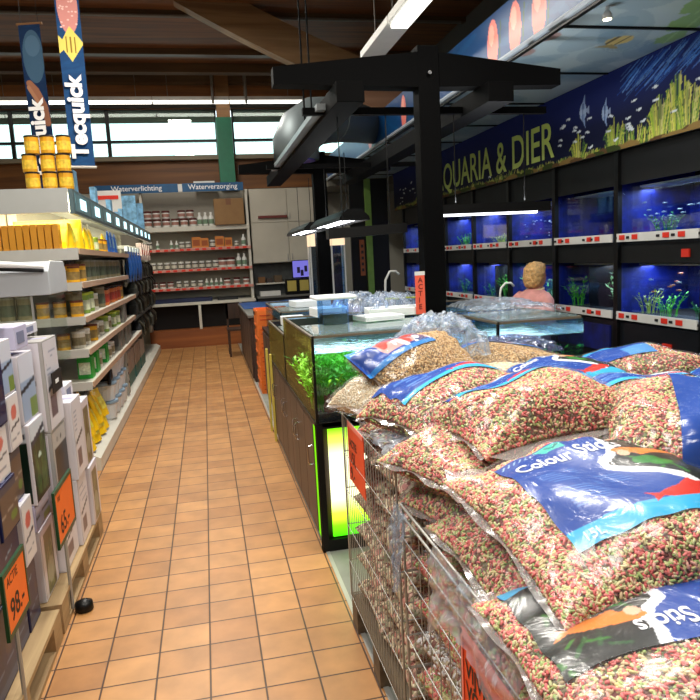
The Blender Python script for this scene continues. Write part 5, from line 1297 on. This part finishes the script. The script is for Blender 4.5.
# small aquarium with a hood behind the stacks
t = thing('hooded_aquarium', (-1.2, 4.45, 0), 'small aquarium with white hood and bright lamp slit behind the carton stacks', 'aquarium')
G().box(-1.75, -1.17, 4.25, 4.70, 0, 1.02).build('stand', mat('grey_stand', (.40, .41, .42), .5), t)
G().box(-1.75, -.92, 4.25, 4.70, 1.02, 1.03).box(-1.75, -.92, 4.25, 4.256, 1.031, 1.46).box(-1.75, -.92, 4.694, 4.70, 1.031, 1.46).box(-1.75, -1.744, 4.256, 4.694, 1.031, 1.46).box(-.926, -.92, 4.256, 4.694, 1.031, 1.46).build('glass_panes', glassy('hood_glass', (.98, .99, .98), .05), t)
for x in (-1.02,): G().box(x, x + .012, 4.24, 4.25, 1.021, 1.46).build('corner_seam', steel, t)
G().prism([(4.22, 1.46), (4.22, 1.60), (4.30, 1.66), (4.68, 1.66), (4.73, 1.60), (4.73, 1.46)], -1.79, -.90, ax='x').build('hood', mat('hood_white', (.72, .74, .76), .35), t, bevel=.006)
G().tube([(-1.79, 4.22, 1.665), (-1.4, 4.21, 1.665), (-1.1, 4.20, 1.645), (-.92, 4.21, 1.625)], [.022, .024, .02, .010], 8).build('white_rim', mat('bright_rim', (.96, .96, .96), .3), t, smooth=True)
G().tube([(-1.79, 4.22, 1.64), (-1.4, 4.205, 1.638), (-1.1, 4.195, 1.618), (-.92, 4.205, 1.603)], .010, 8).build('black_seal', blackp, t)
o = G().cyl((-.86, 2.95, 1.3), (-.80, 2.9, 1.78), .010, n=8).build('green_pole', mat('grey_green_pole', (.42, .50, .44), .5)); prop(o, 'slim grey-green pole rising above the nearest cartons', 'pole')

# ------------------------------------------------ orange price signs on stands
sgreen = mat('sign_green', (.06, .24, .12), .4)
def price_sign(ya, yb, z0, z1, xs_, txt, hdr, base, label):
    x = -.715
    t = thing('price_sign', (x, (ya + yb) / 2, 0), label, 'sign', None)
    g = G().box(x - .012, x, ya, yb, z0, z0 + .018).box(x - .012, x, ya, yb, z1 - .018, z1).box(x - .012, x, ya, ya + .012, z0 + .018, z1 - .018).box(x - .012, x, yb - .012, yb, z0 + .018, z1 - .018); g.build('frame', sgreen, t)
    G().box(x - .008, x - .002, ya + .012, yb - .012, z0 + .018, z1 - .018).build('card', orangep, t)
    w = yb - ya
    text('lettering', txt, (z1 - z0) * .46, ink, t, (x - .0012, ya + w * .17, z0 + .045), (0, 1, 0), (0, 0, 1), bold=.0015)
    text('lettering', hdr, (z1 - z0) * .20, ink, t, (x - .0012, ya + w * .14, z1 - .062), (0, 1, 0), (0, 0, 1))
    ym = (ya + yb) / 2
    G().cyl((x - .02, ym, .015), (x - .02, ym, z0 + .03), .008, n=8).build('pole', steel, t)
    G().lathe([(.036, 0), (.042, .006), (.040, .040), (.012, .055)], (x - .0 + base, ym, 0), 18).build('foot', blackp, t, smooth=True)
price_sign(2.215, 2.475, .405, .635, 0, '98.-', 'ACTIE', 0, 'orange price card in a green frame on a stand, nearest the viewer')
price_sign(2.98, 3.35, .385, .645, 0, '65.-', 'nu', .03, 'orange price card in a green frame on a stand, before the plant photo cartons')
# ================================================================== bags of pond sticks in wire cages
pinkc = [(.92, .52, .50), (.80, .36, .34), (.84, .82, .56), (.64, .74, .44), (.88, .82, .62), (.88, .46, .46), (.94, .70, .64), (.80, .82, .60), (.84, .74, .58), (.86, .46, .44)]
brownc = [(.80, .65, .44), (.70, .54, .34), (.88, .76, .56), (.84, .70, .50), (.62, .46, .28), (.90, .80, .62)]
creamc = [(.93, .88, .76), (.88, .80, .66), (.95, .92, .84), (.84, .74, .60)]
PM = {'pink': (pelletmat('pellets_pink', pinkc), pelletmat('pellet_mass_pink', pinkc, island=False)),
      'brown': (pelletmat('pellets_brown', brownc), pelletmat('pellet_mass_brown', brownc, island=False)), 'deep': (None, pelletmat('pellet_shade_pink', [tuple(x * .55 for x in c) for c in pinkc], island=False)), 'deepb': (None, pelletmat('pellet_shade_brown', [tuple(x * .62 for x in c) for c in brownc], island=False)),  # darkened copies of the pellet colours paint shaded crevices between pellets
      'cream': (pelletmat('pellets_cream', creamc), pelletmat('pellet_mass_cream', creamc, island=False))}
dull = [(.74, .50, .46), (.50, .30, .26), (.78, .74, .62), (.56, .56, .44), (.86, .80, .68), (.66, .56, .46), (.40, .32, .26), (.82, .66, .60)]
PM['dull'] = (None, pelletmat('pellet_mass_dull', dull, island=False, scale=80))
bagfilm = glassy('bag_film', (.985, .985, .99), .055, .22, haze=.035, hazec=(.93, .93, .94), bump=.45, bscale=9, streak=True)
seamf = glassy('seam_film', (.95, .95, .97), .10, .25, haze=.20, hazec=(.88, .85, .84), bump=.4, bscale=12)
white_p = mat('label_white', (.93, .94, .96), .4)
LB = (.02, .25, .60)

class Bag:
    def __init__(s, W, L, T, seed, bx=0., by=0., lump=.006, bxy=0.):
        s.W, s.L, s.T, s.bx, s.by, s.bxy = W, L, T, bx, by, bxy
        rr = np.random.RandomState(seed); s.k = rr.uniform(-22, 22, (9, 2)); s.p = rr.uniform(0, 6.28, 9); s.a = rr.uniform(.3, 1, 9) * lump / 2
    def bend(s, x, y): return -s.bx * x * x - s.by * y * y + s.bxy * x * y
    def uv(s, u, v, side=1):
        x = s.W / 2 * u * (.94 + .06 * v * v); y = s.L / 2 * v * (.95 + .05 * u * u)
        e = (1 - np.abs(u) ** 3.2) ** .55 * (1 - np.abs(v) ** 3.6) ** .55
        lum = sum(a * np.sin(k[0] * x + k[1] * y + p) for a, k, p in zip(s.a, s.k, s.p)) * np.minimum(1, e * 2)
        lum = lum + .10 * s.T * (np.sin(u * 17 + s.p[0]) * np.clip(np.abs(v) - .45, 0, 1) + np.sin(v * 15 + s.p[1]) * np.clip(np.abs(u) - .5, 0, 1)) * np.minimum(1, e * 2)
        if side > 0: z = .32 * s.T + .68 * s.T * e + lum
        else: z = .32 * s.T - .32 * s.T * np.minimum(1, 1.5 * e)
        return x, y, z + s.bend(x, y)
    def inv(s, x, y):
        u = x / (s.W / 2); v = y / (s.L / 2)
        for _ in range(4):
            u = np.clip(x / (s.W / 2 * (.94 + .06 * v * v)), -1, 1); v = np.clip(y / (s.L / 2 * (.95 + .05 * u * u)), -1, 1)
        return u, v
    def top(s, x, y, off=0.):
        u, v = s.inv(x, y); X, Y, Z = s.uv(u, v); e = .006
        zx = s.uv(*s.inv(x + e, y))[2] - s.uv(*s.inv(x - e, y))[2]; zy = s.uv(*s.inv(x, y + e))[2] - s.uv(*s.inv(x, y - e))[2]
        n = np.stack([-zx / (2 * e), -zy / (2 * e), np.ones_like(zx)], -1); n /= np.linalg.norm(n, axis=-1, keepdims=True)
        n = n * off
        return x + n[..., 0], y + n[..., 1], Z + n[..., 2]

def shell(b, off, nu=36, nv=36, both=True):
    t = np.sin(np.linspace(-PI / 2, PI / 2, nu)); s_ = np.sin(np.linspace(-PI / 2, PI / 2, nv))
    U, V = np.meshgrid(t, s_); out = []; F = []; base = 0
    for side in ((1, -1) if both else (1,)):
        x, y, z = b.uv(U, V, side)
        P = np.stack([x * (1 + 2 * off / b.W), y * (1 + 2 * off / b.L), z + side * off], -1).reshape(-1, 3)
        i = np.arange(nu * nv).reshape(nv, nu) + base
        q = np.stack([i[:-1, :-1], i[:-1, 1:], i[1:, 1:], i[1:, :-1]], -1).reshape(-1, 4)
        if side < 0: q = q[:, ::-1]
        out.append(P); F.append(q); base += nu * nv
    return np.vstack(out), np.vstack(F)

def pellets(b, n, r_, Ln, seed):
    rr = np.random.RandomState(seed)
    m = n; u = rr.uniform(-1, 1, m); v = rr.uniform(-1, 1, m); h = m // 2
    u[:h] = np.sin(u[:h] * PI / 2); v[:h] = np.sin(v[:h] * PI / 2)
    u = np.clip(u, -.995, .995); v = np.clip(v, -.995, .995); side = np.where(rr.rand(m) < .90, 1, -1)
    side = np.where((side < 0) & (np.maximum(abs(u), abs(v)) < .7), 1, side)
    e = .004; A = np.zeros((m, 3)); N = np.zeros((m, 3))
    for sd in (1, -1):
        k = side == sd
        if not k.any(): continue
        uu, vv = u[k], v[k]
        A[k] = np.stack(b.uv(uu, vv, sd), -1)
        du = (np.stack(b.uv(np.clip(uu + e, -1, 1), vv, sd), -1) - np.stack(b.uv(np.clip(uu - e, -1, 1), vv, sd), -1)); dv = (np.stack(b.uv(uu, np.clip(vv + e, -1, 1), sd), -1) - np.stack(b.uv(uu, np.clip(vv - e, -1, 1), sd), -1))
        c = np.cross(du, dv) * sd; N[k] = c / np.maximum(np.linalg.norm(c, axis=1, keepdims=True), 1e-9)
    th = rr.uniform(0, 2 * PI, m); ref = np.where(np.abs(N[:, 2:3]) < .9, [[0, 0, 1.]], [[1., 0, 0]])
    T1 = np.cross(N, ref); T1 /= np.linalg.norm(T1, axis=1, keepdims=True); T2 = np.cross(N, T1)
    D = T1 * np.cos(th)[:, None] + T2 * np.sin(th)[:, None] + N * rr.uniform(-.35, .35, m)[:, None]; D /= np.linalg.norm(D, axis=1, keepdims=True)
    E1 = np.cross(D, N); E1 /= np.linalg.norm(E1, axis=1, keepdims=True); E2 = np.cross(D, E1)
    L_ = Ln * rr.uniform(.7, 1.2, m); rad = r_ * rr.uniform(.85, 1.1, m); C = A + N * (rr.uniform(-.5, .6, m) * r_)[:, None]
    vs = []
    for q, s_ in ((-.5, .45), (-.38, 1.), (.38, 1.), (.5, .45)):
        for k in range(5):
            a = 2 * PI * k / 5; vs.append(C + D * (L_ * q)[:, None] + (E1 * math.cos(a) + E2 * math.sin(a)) * (rad * s_)[:, None])
    V = np.stack(vs, 1).reshape(-1, 3)
    fq = [[i * 5 + k, i * 5 + (k + 1) % 5, i * 5 + 5 + (k + 1) % 5, i * 5 + 5 + k] for i in range(3) for k in range(5)]
    fq += [[0, 4, 3, 2], [0, 2, 1, 0]][:1] + [[15, 16, 17, 18]]
    fq = np.array(fq); Fs = (fq[None] + (np.arange(m) * 20)[:, None, None]).reshape(-1, 4)
    return V, Fs

def label_canvas(style, w, h, res):
    cv = Cv(0, w, 0, h, max(20, int(w * res)), max(20, int(h * res)), LB)
    rr = random.Random(5)
    if style == 'brown':
        cv.put(cv.Y > h * .82, (.20, .55, .80)); cv.put((cv.X > w * .25) & (cv.Y < h * .7) & (cv.Y > h * .2), (.78, .60, .58)); 
        for k in range(26): cv.ell(rr.uniform(.25, 1) * w, rr.uniform(.15, .75) * h, rr.uniform(.01, .035), rr.uniform(.006, .02), rr.choice([(.75, .25, .2), (.92, .90, .92), (.55, .35, .45), (.20, .25, .45)]), rr.uniform(0, 3))
        cv.put(cv.Y < h * .14, (.14, .50, .80)); return cv
    if style == 'plainblue':
        cv.put(cv.Y > h * .8, (.20, .66, .88)); cv.put((cv.Y < h * .5) & (cv.X > w * .55), (.30, .55, .80)); return cv
    bd = h * .13
    # dark pond picture on the right of a white wave
    S = [(.60, 1.0), (.57, .88), (.57, .76), (.53, .66), (.45, .59), (.45, .52), (.54, .44), (.64, .36), (.72, .24), (.76, .12), (.78, 0)]
    S = [(a * w, bd + b * (h - bd)) for a, b in S]
    cv.poly(S + [(w * 1.01, bd), (w * 1.01, h * 1.01), (w * .60, h * 1.01)], (.05, .07, .05))
    for k in range(40):
        x = rr.uniform(.6, 1.) * w; y = rr.uniform(.25, 1) * h
        if x > .72 * w or y > .6 * h: cv.line([(x, y), (x + rr.uniform(-.04, .05), y + rr.uniform(-.02, .04))], .007, rr.choice([(.12, .32, .12), (.20, .45, .14), (.10, .16, .10), (.06, .10, .07)]))
    cv.ell(.66 * w, .58 * h, .07 * w, .05 * h, (.14, .48, .14)); cv.ell(.72 * w, .52 * h, .06 * w, .04 * h, (.20, .52, .16))
    cv.line(S, .020, (.92, .94, .97))
    cv.fish(.72 * w, .72 * h, .34 * w, .10 * h, (.88, .50, .16), PI - .12); cv.ell(.60 * w, .70 * h, .035 * w, .04 * h, (.92, .72, .60))
    cv.poly([(0, 0), (w, 0), (w, bd * 1.3), (0, bd * .9)], (.20, .68, .88))
    cv.fish(.68 * w, .20 * h, .36 * w, .12 * h, (.80, .16, .08), .10)
    for (bx0, by0, n) in ((.08, .62, 5), (.12, .42, 7), (.30, .50, 4)):
        for k in range(n): cv.line([(bx0 * w, (by0 - .028 * k) * h), ((bx0 + .20) * w, (by0 - .028 * k + .01) * h)], .0022, (.30, .48, .76))
    cv.poly([(.26 * w, .90 * h), (.37 * w, .91 * h), (.37 * w, .985 * h), (.22 * w, .985 * h)], (.25, .75, .68)); cv.line([(.28 * w, .96 * h), (.31 * w, .93 * h), (.35 * w, .97 * h)], .006, (.08, .45, .45))
    for k in range(6): cv.line([(.03 * w + k * .03 * w, .925 * h), (.05 * w + k * .03 * w, .965 * h)], .003, (.65, .78, .90))
    return cv

KN = {'pink': 'pink and green', 'brown': 'light brown', 'cream': 'cream', 'dull': 'dull pink'}
def bag(loc, W, L, T, rz, label, kind='pink', rx=0., ry=0., seed=0, bx=0., by=0., bxy=0., npel=3500, lab=None, flaps=(1, 1), group='bags of pond food heaped on the wire cages', pr=.0030, pl=.0118, film=True, fl=.035, lump=.013, side_flap=False):
    t = thing('pond_food_bag', loc, label, 'bag', group, rot=Euler((rx, ry, rz), 'XYZ'))
    b = Bag(W, L, T, seed, bx, by, lump, bxy)
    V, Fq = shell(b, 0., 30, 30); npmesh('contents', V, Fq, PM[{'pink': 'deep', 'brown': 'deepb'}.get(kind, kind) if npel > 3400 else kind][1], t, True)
    if npel:
        V, Fq = pellets(b, npel, pr, pl, seed + 1); npmesh('pellets', V, Fq, PM[kind][0], t, False, kind='stuff')
    if film:
        V, Fq = shell(b, .0102, 40, 40, True); npmesh('film', V, Fq, bagfilm, t, True)
    rr = random.Random(seed)
    g = G()
    for i, s in enumerate((-1, 1)):
        if not flaps[i]: continue
        ph = rr.uniform(0, 6)
        def fn(a, c, s=s, ph=ph):
            u = a * 2 - 1; x, y, z = b.uv(np.float64(u * .99), np.float64(s * 1.), 1); w_ = .6 + .4 * c
            return (x * (1 - .03 * c) + .006 * math.sin(a * 23 + ph), y + s * fl * c * (1 + .18 * math.sin(a * 9 + ph)), z + c * (.010 * math.sin(a * 13 + ph) + .007 * math.sin(a * 31 + 2 * ph) - .006) + .004)
        g.grid(fn, 40, 5)
    if side_flap:
        for s in (-1, 1):
            ph = rr.uniform(0, 6)
            def fn(a, c, s=s, ph=ph):
                v = a * 2 - 1; x, y, z = b.uv(np.float64(s * 1.), np.float64(v * .99), 1)
                return (x + s * .014 * c * (1 + .2 * math.sin(a * 9 + ph)), y * (1 - .02 * c), z + c * (.007 * math.sin(a * 15 + ph) - .004) + .003)
            g.grid(fn, 40, 3)
    if g.v: g.build('seam_flap', seamf, t, smooth=True, local=True)
    if lab:
        lx0, lx1, ly0, ly1, style, ang = lab[:6]; res = 330 if npel > 8000 else 170
        w, h = lx1 - lx0, ly1 - ly0; cv = label_canvas(style, w, h, res); cx, cy = (lx0 + lx1) / 2, (ly0 + ly1) / 2; ca, sa = math.cos(ang), math.sin(ang)
        def loc2(x, y): X = x - w / 2; Y = y - h / 2; return cx + X * ca - Y * sa, cy + X * sa + Y * ca
        Wm = np.array(WM[t])
        def fn(X, Y):
            x, y = loc2(X, Y); P = np.stack(b.top(x, y, .0075), -1); P = np.concatenate([P, np.ones(P.shape[:-1] + (1,))], -1) @ Wm.T; return P[..., 0], P[..., 1], P[..., 2]
        lo = cv.mesh('printed_label', fn, ARTM if npel < 8000 else ART, t, True)
        def txt(s, size, x0, y0, slope, m, bold=.0012, sq=1.):
            vs, fs = textmesh(s, size, bold, squash=sq); a = np.array(vs); x, y = loc2(x0 + a[:, 0], y0 + a[:, 1] + slope * a[:, 0]); P = np.stack(b.top(x, y, .0088), -1)
            g = G(); g.add([tuple(p) for p in P], fs); g.build('lettering', m, lo, local=True)
        if style == 'colour' :
            txt('Colour', .17 * h, .05 * w, .735 * h, .02, white_p, sq=w / h * .60); txt('Sticks', .185 * h, .39 * w, .765 * h, .08, white_p, sq=w / h * .60)
            txt('15L', .085 * h, .05 * w, .030 * h, .0, mat('pale_cyan_ink', (.75, .93, 1), .5), .0004)
    return t

# wire cages on pallets
def cage(y0, y1, x0, x1, z0, z1, vs_, hs, label, rail=True):
    t = thing('wire_cage', ((x0 + x1) / 2, (y0 + y1) / 2, z0), label, 'cage', None)
    def panel(name, pts):
        g = G()
        for a, b_, rr_ in pts: g.cyl(a, b_, rr_, n=5, caps=False)
        g.build(name, steel, t)
    vr = .0017 if vs_ > 20 else .0016
    ys = [y0 + (y1 - y0) * k / vs_ for k in range(vs_ + 1)]; zs = [z0 + (z1 - z0) * k / hs for k in range(hs + 1)]
    panel('side_mesh', [((x0, y, z0), (x0, y, z1), vr) for y in ys] + [((x0 - .003, y0, z), (x0 - .003, y1, z), .0011 if vs_ > 20 else .0018) for z in zs])
    panel('side_mesh', [((x1, y, z0), (x1, y, z1), .0019) for y in ys[::2]] + [((x1, y0, z), (x1, y1, z), .0024) for z in zs])
    n2 = 16; xs_ = [x0 + (x1 - x0) * k / n2 for k in range(n2 + 1)]
    for y in (y0, y1): panel('end_mesh', [((x, y, z0), (x, y, z1), .0019) for x in xs_] + [((x0, y, z), (x1, y, z), .0024) for z in zs])
    if rail:
        g = G()
        for a, b_ in (((x0 - .006, y0, z1), (x0 - .006, y1, z1)), ((x0 - .006, y0, z1 - .03), (x0 - .006, y1, z1 - .03)), ((x0, y0, z1), (x1, y0, z1))): g.cyl(a, b_, .004, n=8)
        g.build('top_rail', steel, t)
    for (a, b_) in ((x0, y0), (x0, y1), (x1, y0), (x1, y1)):
        G().cyl((a, b_, z0), (a, b_, z1 + .005), .004, n=8).build('corner_post', steel, t)
    return t
cage(1.86, 2.66, .512, 1.70, .142, .95, 22, 5, 'dense wire cage full of dull pellet bags beside the lime lit cabinet', False)
cage(.62, 1.80, .512, 1.70, .142, .87, 16, 7, 'open wire cage with chrome top rail nearest the viewer')
for (a, b_) in ((1.84, 2.68), (.60, 1.80)):
    t = thing('pallet', (1.1, (a + b_) / 2, 0), 'dark worn wooden pallet under the %s wire cage' % ('dense' if a > 1 else 'nearest'), 'pallet', 'pallets under the wire cages')
    dp = wood('dark_pallet_wood', (.30, .25, .20), (.48, .42, .33), 3, 1, .8)
    for k in range(6): G().box(.515 + k * .21, .515 + k * .21 + .13, a, b_, .12, .141).build('deck_board', dp, t)
    for y in (a, (a + b_) / 2 - .05, b_ - .1):
        G().box(.515, 1.71, y, y + .1, .10, .12).build('stringer', dp, t)
        for x in (.515, 1.05, 1.60): G().box(x, x + .11, y, y + .1, 0, .10).build('block', dp, t)
# bags inside the cages, seen through the mesh: three columns along the side, layer on layer
lay = ['bottom', 'second', 'third', 'fourth', 'fifth', 'sixth']
for ci, (yc, Lc, kd, zt) in enumerate(((2.45, .40, 'dull', 6), (2.05, .38, 'dull', 6), (1.56, .46, 'pink', 5), (1.06, .50, 'pink', 5))):
    for k in range(zt):
        kk = kd if (ci, k) not in ((0, 1), (1, 4), (2, 2)) else 'dull'
        bag((.80 + R.uniform(-.004, .004), yc + R.uniform(-.01, .01), .143 + k * (.132 if ci < 2 else .125)), .53, Lc, .135, R.uniform(-.02, .02), '%s bag, %s layer, %s column from the far end of the cages' % ({'dull': 'dull pink-brown', 'pink': 'pink and green'}[kk], lay[k], NTH[ci]),
            kk, seed=ci * 10 + k, npel=0 if kd == 'dull' else 1800, pr=.0034, pl=.014, group='pellet bags stacked inside the wire cages', flaps=(0, 0), lump=.012, film=(kd == 'pink'))
# layer that carries the heap, over the cages
U = .855
heap = [
 # x, y, z, W, L, T, rz, kind, rx, ry, bx, by, npel, lab, extra, label
 (1.36, 1.03, U - .02, .56, .55, .14, .0, 'pink', 0, 0, .1, .1, 0, None, 'pink and green bag flat in the carrying layer, towards the wall side'),
 (1.36, 1.60, U - .02, .56, .50, .14, .0, 'pink', 0, 0, .1, .1, 0, None, 'pink and green bag in the carrying layer beneath the black gap'),
 (1.36, 2.18, U - .02, .56, .50, .14, .0, 'pink', 0, 0, .1, .1, 0, None, 'pink and green bag in the carrying layer under the middle blue label bag'),
 (1.36, 2.78, U - .02, .56, .50, .14, .0, 'brown', 0, 0, .1, .1, 0, None, 'light brown bag in the carrying layer at the far end'),
 (1.98, 2.50, U - .02, .56, .60, .14, .0, 'pink', 0, 0, .1, .1, 0, None, 'pink and green bag in the carrying layer, far side'),
 (1.98, 1.85, U - .02, .56, .60, .14, .0, 'pink', 0, 0, .1, .1, 0, None, 'pink and green bag in the carrying layer, far side near end'),
]
for k, (x, y, z, W_, L_, T_, rz, kd, rx, ry, bx, by, n, lb, name) in enumerate(heap):
    bag((x, y, z - .12), W_, L_, T_ + .1, rz, name, kd, rx, ry, 100 + k, bx, by, npel=n, lab=lb, flaps=(0, 0), film=False)
o = bpy.data.objects
# stand under the far-side layer
t = thing('wire_cage', (1.98, 2.2, 0), 'plain cage under the wall side of the bag heap', 'cage', None)
for x in (1.73, 2.24):
    for y in (1.55, 2.80): G().box(x - .01, x + .01, y - .01, y + .01, 0, .72).build('corner_post', chrome, t)
G().box(1.72, 2.25, 1.54, 2.81, .69, .715).build('deck', steel, t)
# left flank of the heap, over the chrome rail
bag((.80, 2.14, .925), .52, .56, .12, .05, 'milky cream bag end lying on the dense cage, beside the orange card', 'pink', seed=21, npel=3500, flaps=(1, 1), bx=.25, by=.1, side_flap=True)
bag((.80, 1.66, .868), .52, .42, .13, .12, 'pink and green bag bulging over the chrome rail, just above the aisle', 'pink', ry=-.04, seed=22, npel=5500, bx=.5, by=.2, side_flap=True)
bag((.79, 1.34, .85), .54, .58, .135, -.04, 'pink and green bag directly beneath the big labelled bag, aisle side', 'pink', seed=23, npel=9000, bx=.35, by=.1, side_flap=True)
bag((.83, .84, .78), .60, .52, .15, -.04, 'pink and green bag low against the rail at the near corner', 'pink', seed=24, npel=9500, bx=.2, by=.1, side_flap=True)
# bag with the upside-down label at the near right corner
bag((.73, .90, .865), .56, .52, .12, PI - .10, 'pink and green bag with upside-down blue label at the near corner under the big bag', 'pink', seed=25, npel=9500, lab=(-.16, .235, -.25, .085, 'colour', 0), bx=.1, by=.2, side_flap=True)
# the big labelled bag
bag((.80, 1.215, .985), .53, .53, .13, .03, 'big bag with large blue label, two fish and white lettering, atop the heap', 'pink', rx=.17, ry=-.05, seed=26, npel=13000, lab=(-.175, .262, -.155, .185, 'colour', .0), bx=.08, by=.10, side_flap=True)
# middle rows
bag((.68, 1.72, .965), .34, .40, .12, .30, 'pink and green bag with a thin blue edge tucked left of the big bag', 'pink', seed=27, npel=5500, bx=.3, by=.2, lab=(.08, .20, -.20, .18, 'plainblue', 0), side_flap=True)
bag((.90, 1.73, 1.05), .56, .36, .17, .16, 'reddish bag with crumpled blue plastic on top, in the middle of the heap', 'pink', rx=-.04, seed=28, fl=.07, npel=7500, lab=(-.22, .16, .04, .17, 'colour', 0), bx=.2, by=.6, side_flap=True)
bag((1.20, 1.45, 1.03), .44, .54, .19, -.55, 'bulging bag with blue label hanging over its end at the wall side', 'pink', rx=.05, ry=.08, seed=29, npel=6500, lab=(-.06, .24, -.26, .24, 'plainblue', 0), bx=.3, by=.5, side_flap=True)
bag((1.42, 1.92, .97), .62, .40, .17, .12, 'long bag with bright blue label band lying crosswise at the wall side', 'pink', rx=.12, seed=30, npel=5500, lab=(-.26, .30, .02, .17, 'colour', 0), bx=.15, by=.5, side_flap=True)
bag((.80, 2.05, 1.04), .62, .34, .16, .42, 'long bag with bright blue label before the propped brown bag', 'pink', rx=.06, seed=31, npel=5500, lab=(-.26, .20, -.02, .15, 'colour', 0), bx=.15, by=.5, side_flap=True)
bag((1.38, 2.40, .99), .56, .40, .14, .30, 'bag with shiny dark blue label in the middle of the far rows', 'pink', rx=.08, seed=32, npel=4000, lab=(-.20, .22, -.14, .16, 'colour', 0), bx=.2, by=.4, side_flap=True)
bag((1.86, 2.56, .97), .56, .42, .16, -.15, 'rounded pink and green bag at the far wall-side corner of the heap', 'pink', seed=33, npel=3500, lab=(-.24, .02, -.08, .14, 'plainblue', 0), bx=.3, by=.4)
bag((1.90, 2.04, .97), .46, .42, .15, .1, 'bag with wide blue label at the wall-side edge of the heap', 'pink', seed=34, npel=3500, lab=(-.24, .24, -.02, .17, 'plainblue', 0), bx=.2, by=.4)
# brown pellet bags at the far end
bag((.86, 2.62, 1.05), .70, .40, .18, .72, 'light brown pellet bag propped up with a red and blue label on its far side', 'brown', rx=.70, seed=35, npel=10500, lab=(-.36, .0, .07, .215, 'brown', 0), bx=.1, by=.3, side_flap=True, pr=.0026, pl=.009)
bag((1.42, 3.02, .98), .62, .42, .13, .10, 'light brown pellet bag lying flat at the far end of the heap', 'brown', rx=.12, seed=36, npel=7000, lab=(-.28, .26, .08, .18, 'brown', 0), bx=.1, by=.3, side_flap=True, pr=.0026, pl=.009)
bag((.70, 2.50, .985), .38, .40, .12, .4, 'cream bag end under the propped brown bag beside the orange card', 'cream', seed=37, npel=3500, bx=.4, by=.2, side_flap=True, pr=.0026, pl=.009)
bag((1.22, 2.72, .95), .42, .36, .13, .3, 'cream bag with a blue corner between the two brown bags', 'cream', seed=38, npel=3500, lab=(-.20, -.02, .05, .16, 'plainblue', .3), bx=.2, by=.2, pr=.0026, pl=.009)
crumple('plastic_bag', (.575, 1.93, 1.0), .17, .36, .07, filmw, 'milky empty plastic sleeve lying at the cage edge before the orange card', seed=12)
crumple('plastic_bag', (1.10, 3.08, 1.10), .40, .36, .34, filmw, 'big crumpled clear plastic wrap with a blue corner behind the propped brown bag', seed=8)
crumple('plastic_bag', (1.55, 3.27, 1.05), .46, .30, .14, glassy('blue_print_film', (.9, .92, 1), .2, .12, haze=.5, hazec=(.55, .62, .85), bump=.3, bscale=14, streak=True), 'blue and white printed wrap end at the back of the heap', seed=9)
# loose film hanging over the rail
def hang(name, y0, y1, z0, z1, label, seed):
    g = G()
    def fn(a, b_):
        y = y0 + (y1 - y0) * a; z = z1 - (z1 - z0) * b_ * (.75 + .25 * math.sin(a * 5 + seed)); p = Vector((a * 4, b_ * 3, seed))
        return (.505 - .03 * abs(NZ.noise(p * 1.6)) - .02 * b_ + .008 * NZ.noise(p * 5), y + .02 * NZ.noise(p), z)
    g.grid(fn, 34, 22); o = g.build(name, filmw, None, smooth=True); prop(o, label, 'film')
hang('plastic_film', 1.02, 1.50, .62, .885, 'clear plastic film hanging over the chrome rail above the big orange card', 2)
hang('plastic_film', 1.72, 1.86, .60, .86, 'bluish plastic film caught between the two cages', 5)
# orange cards on the cages
def card(y0, y1, z0, z1, x, lines, label, sz):
    t = thing('price_card', (x, (y0 + y1) / 2, z0), label, 'sign', None)
    G().box(x - .003, x, y0, y1, z0, z1).build('card', mat('orange_red_card', (.93, .30, .12), .5, var=.06), t)
    G().box(x - .006, x - .0045, y0, y1, z1 - .014, z1 + .004).box(x - .006, x - .0045, y1 - .010, y1, z0, z1).build('sleeve_edge', mat('salmon_edge', (.95, .52, .46), .4), t)
    for k, s in enumerate(lines):
        text('lettering', s, sz[k], ink, t, (x - .0042, y1 - .022, z1 - .05 - sum(sz[:k + 1]) * .95), (0, -1, 0), (0, 0, 1), bold=.001)
card(.98, 1.33, .46, .752, .508, ('VIJVER', 'VOER', '24.-'), 'large orange-red price card with black lettering on the nearest wire cage', (.055, .055, .09))
card(2.28, 2.54, .705, .945, .512, ('ACTIE', '15L', '9.-'), 'orange price card on the far cage, beside the lime lit panel', (.045, .07, .07))
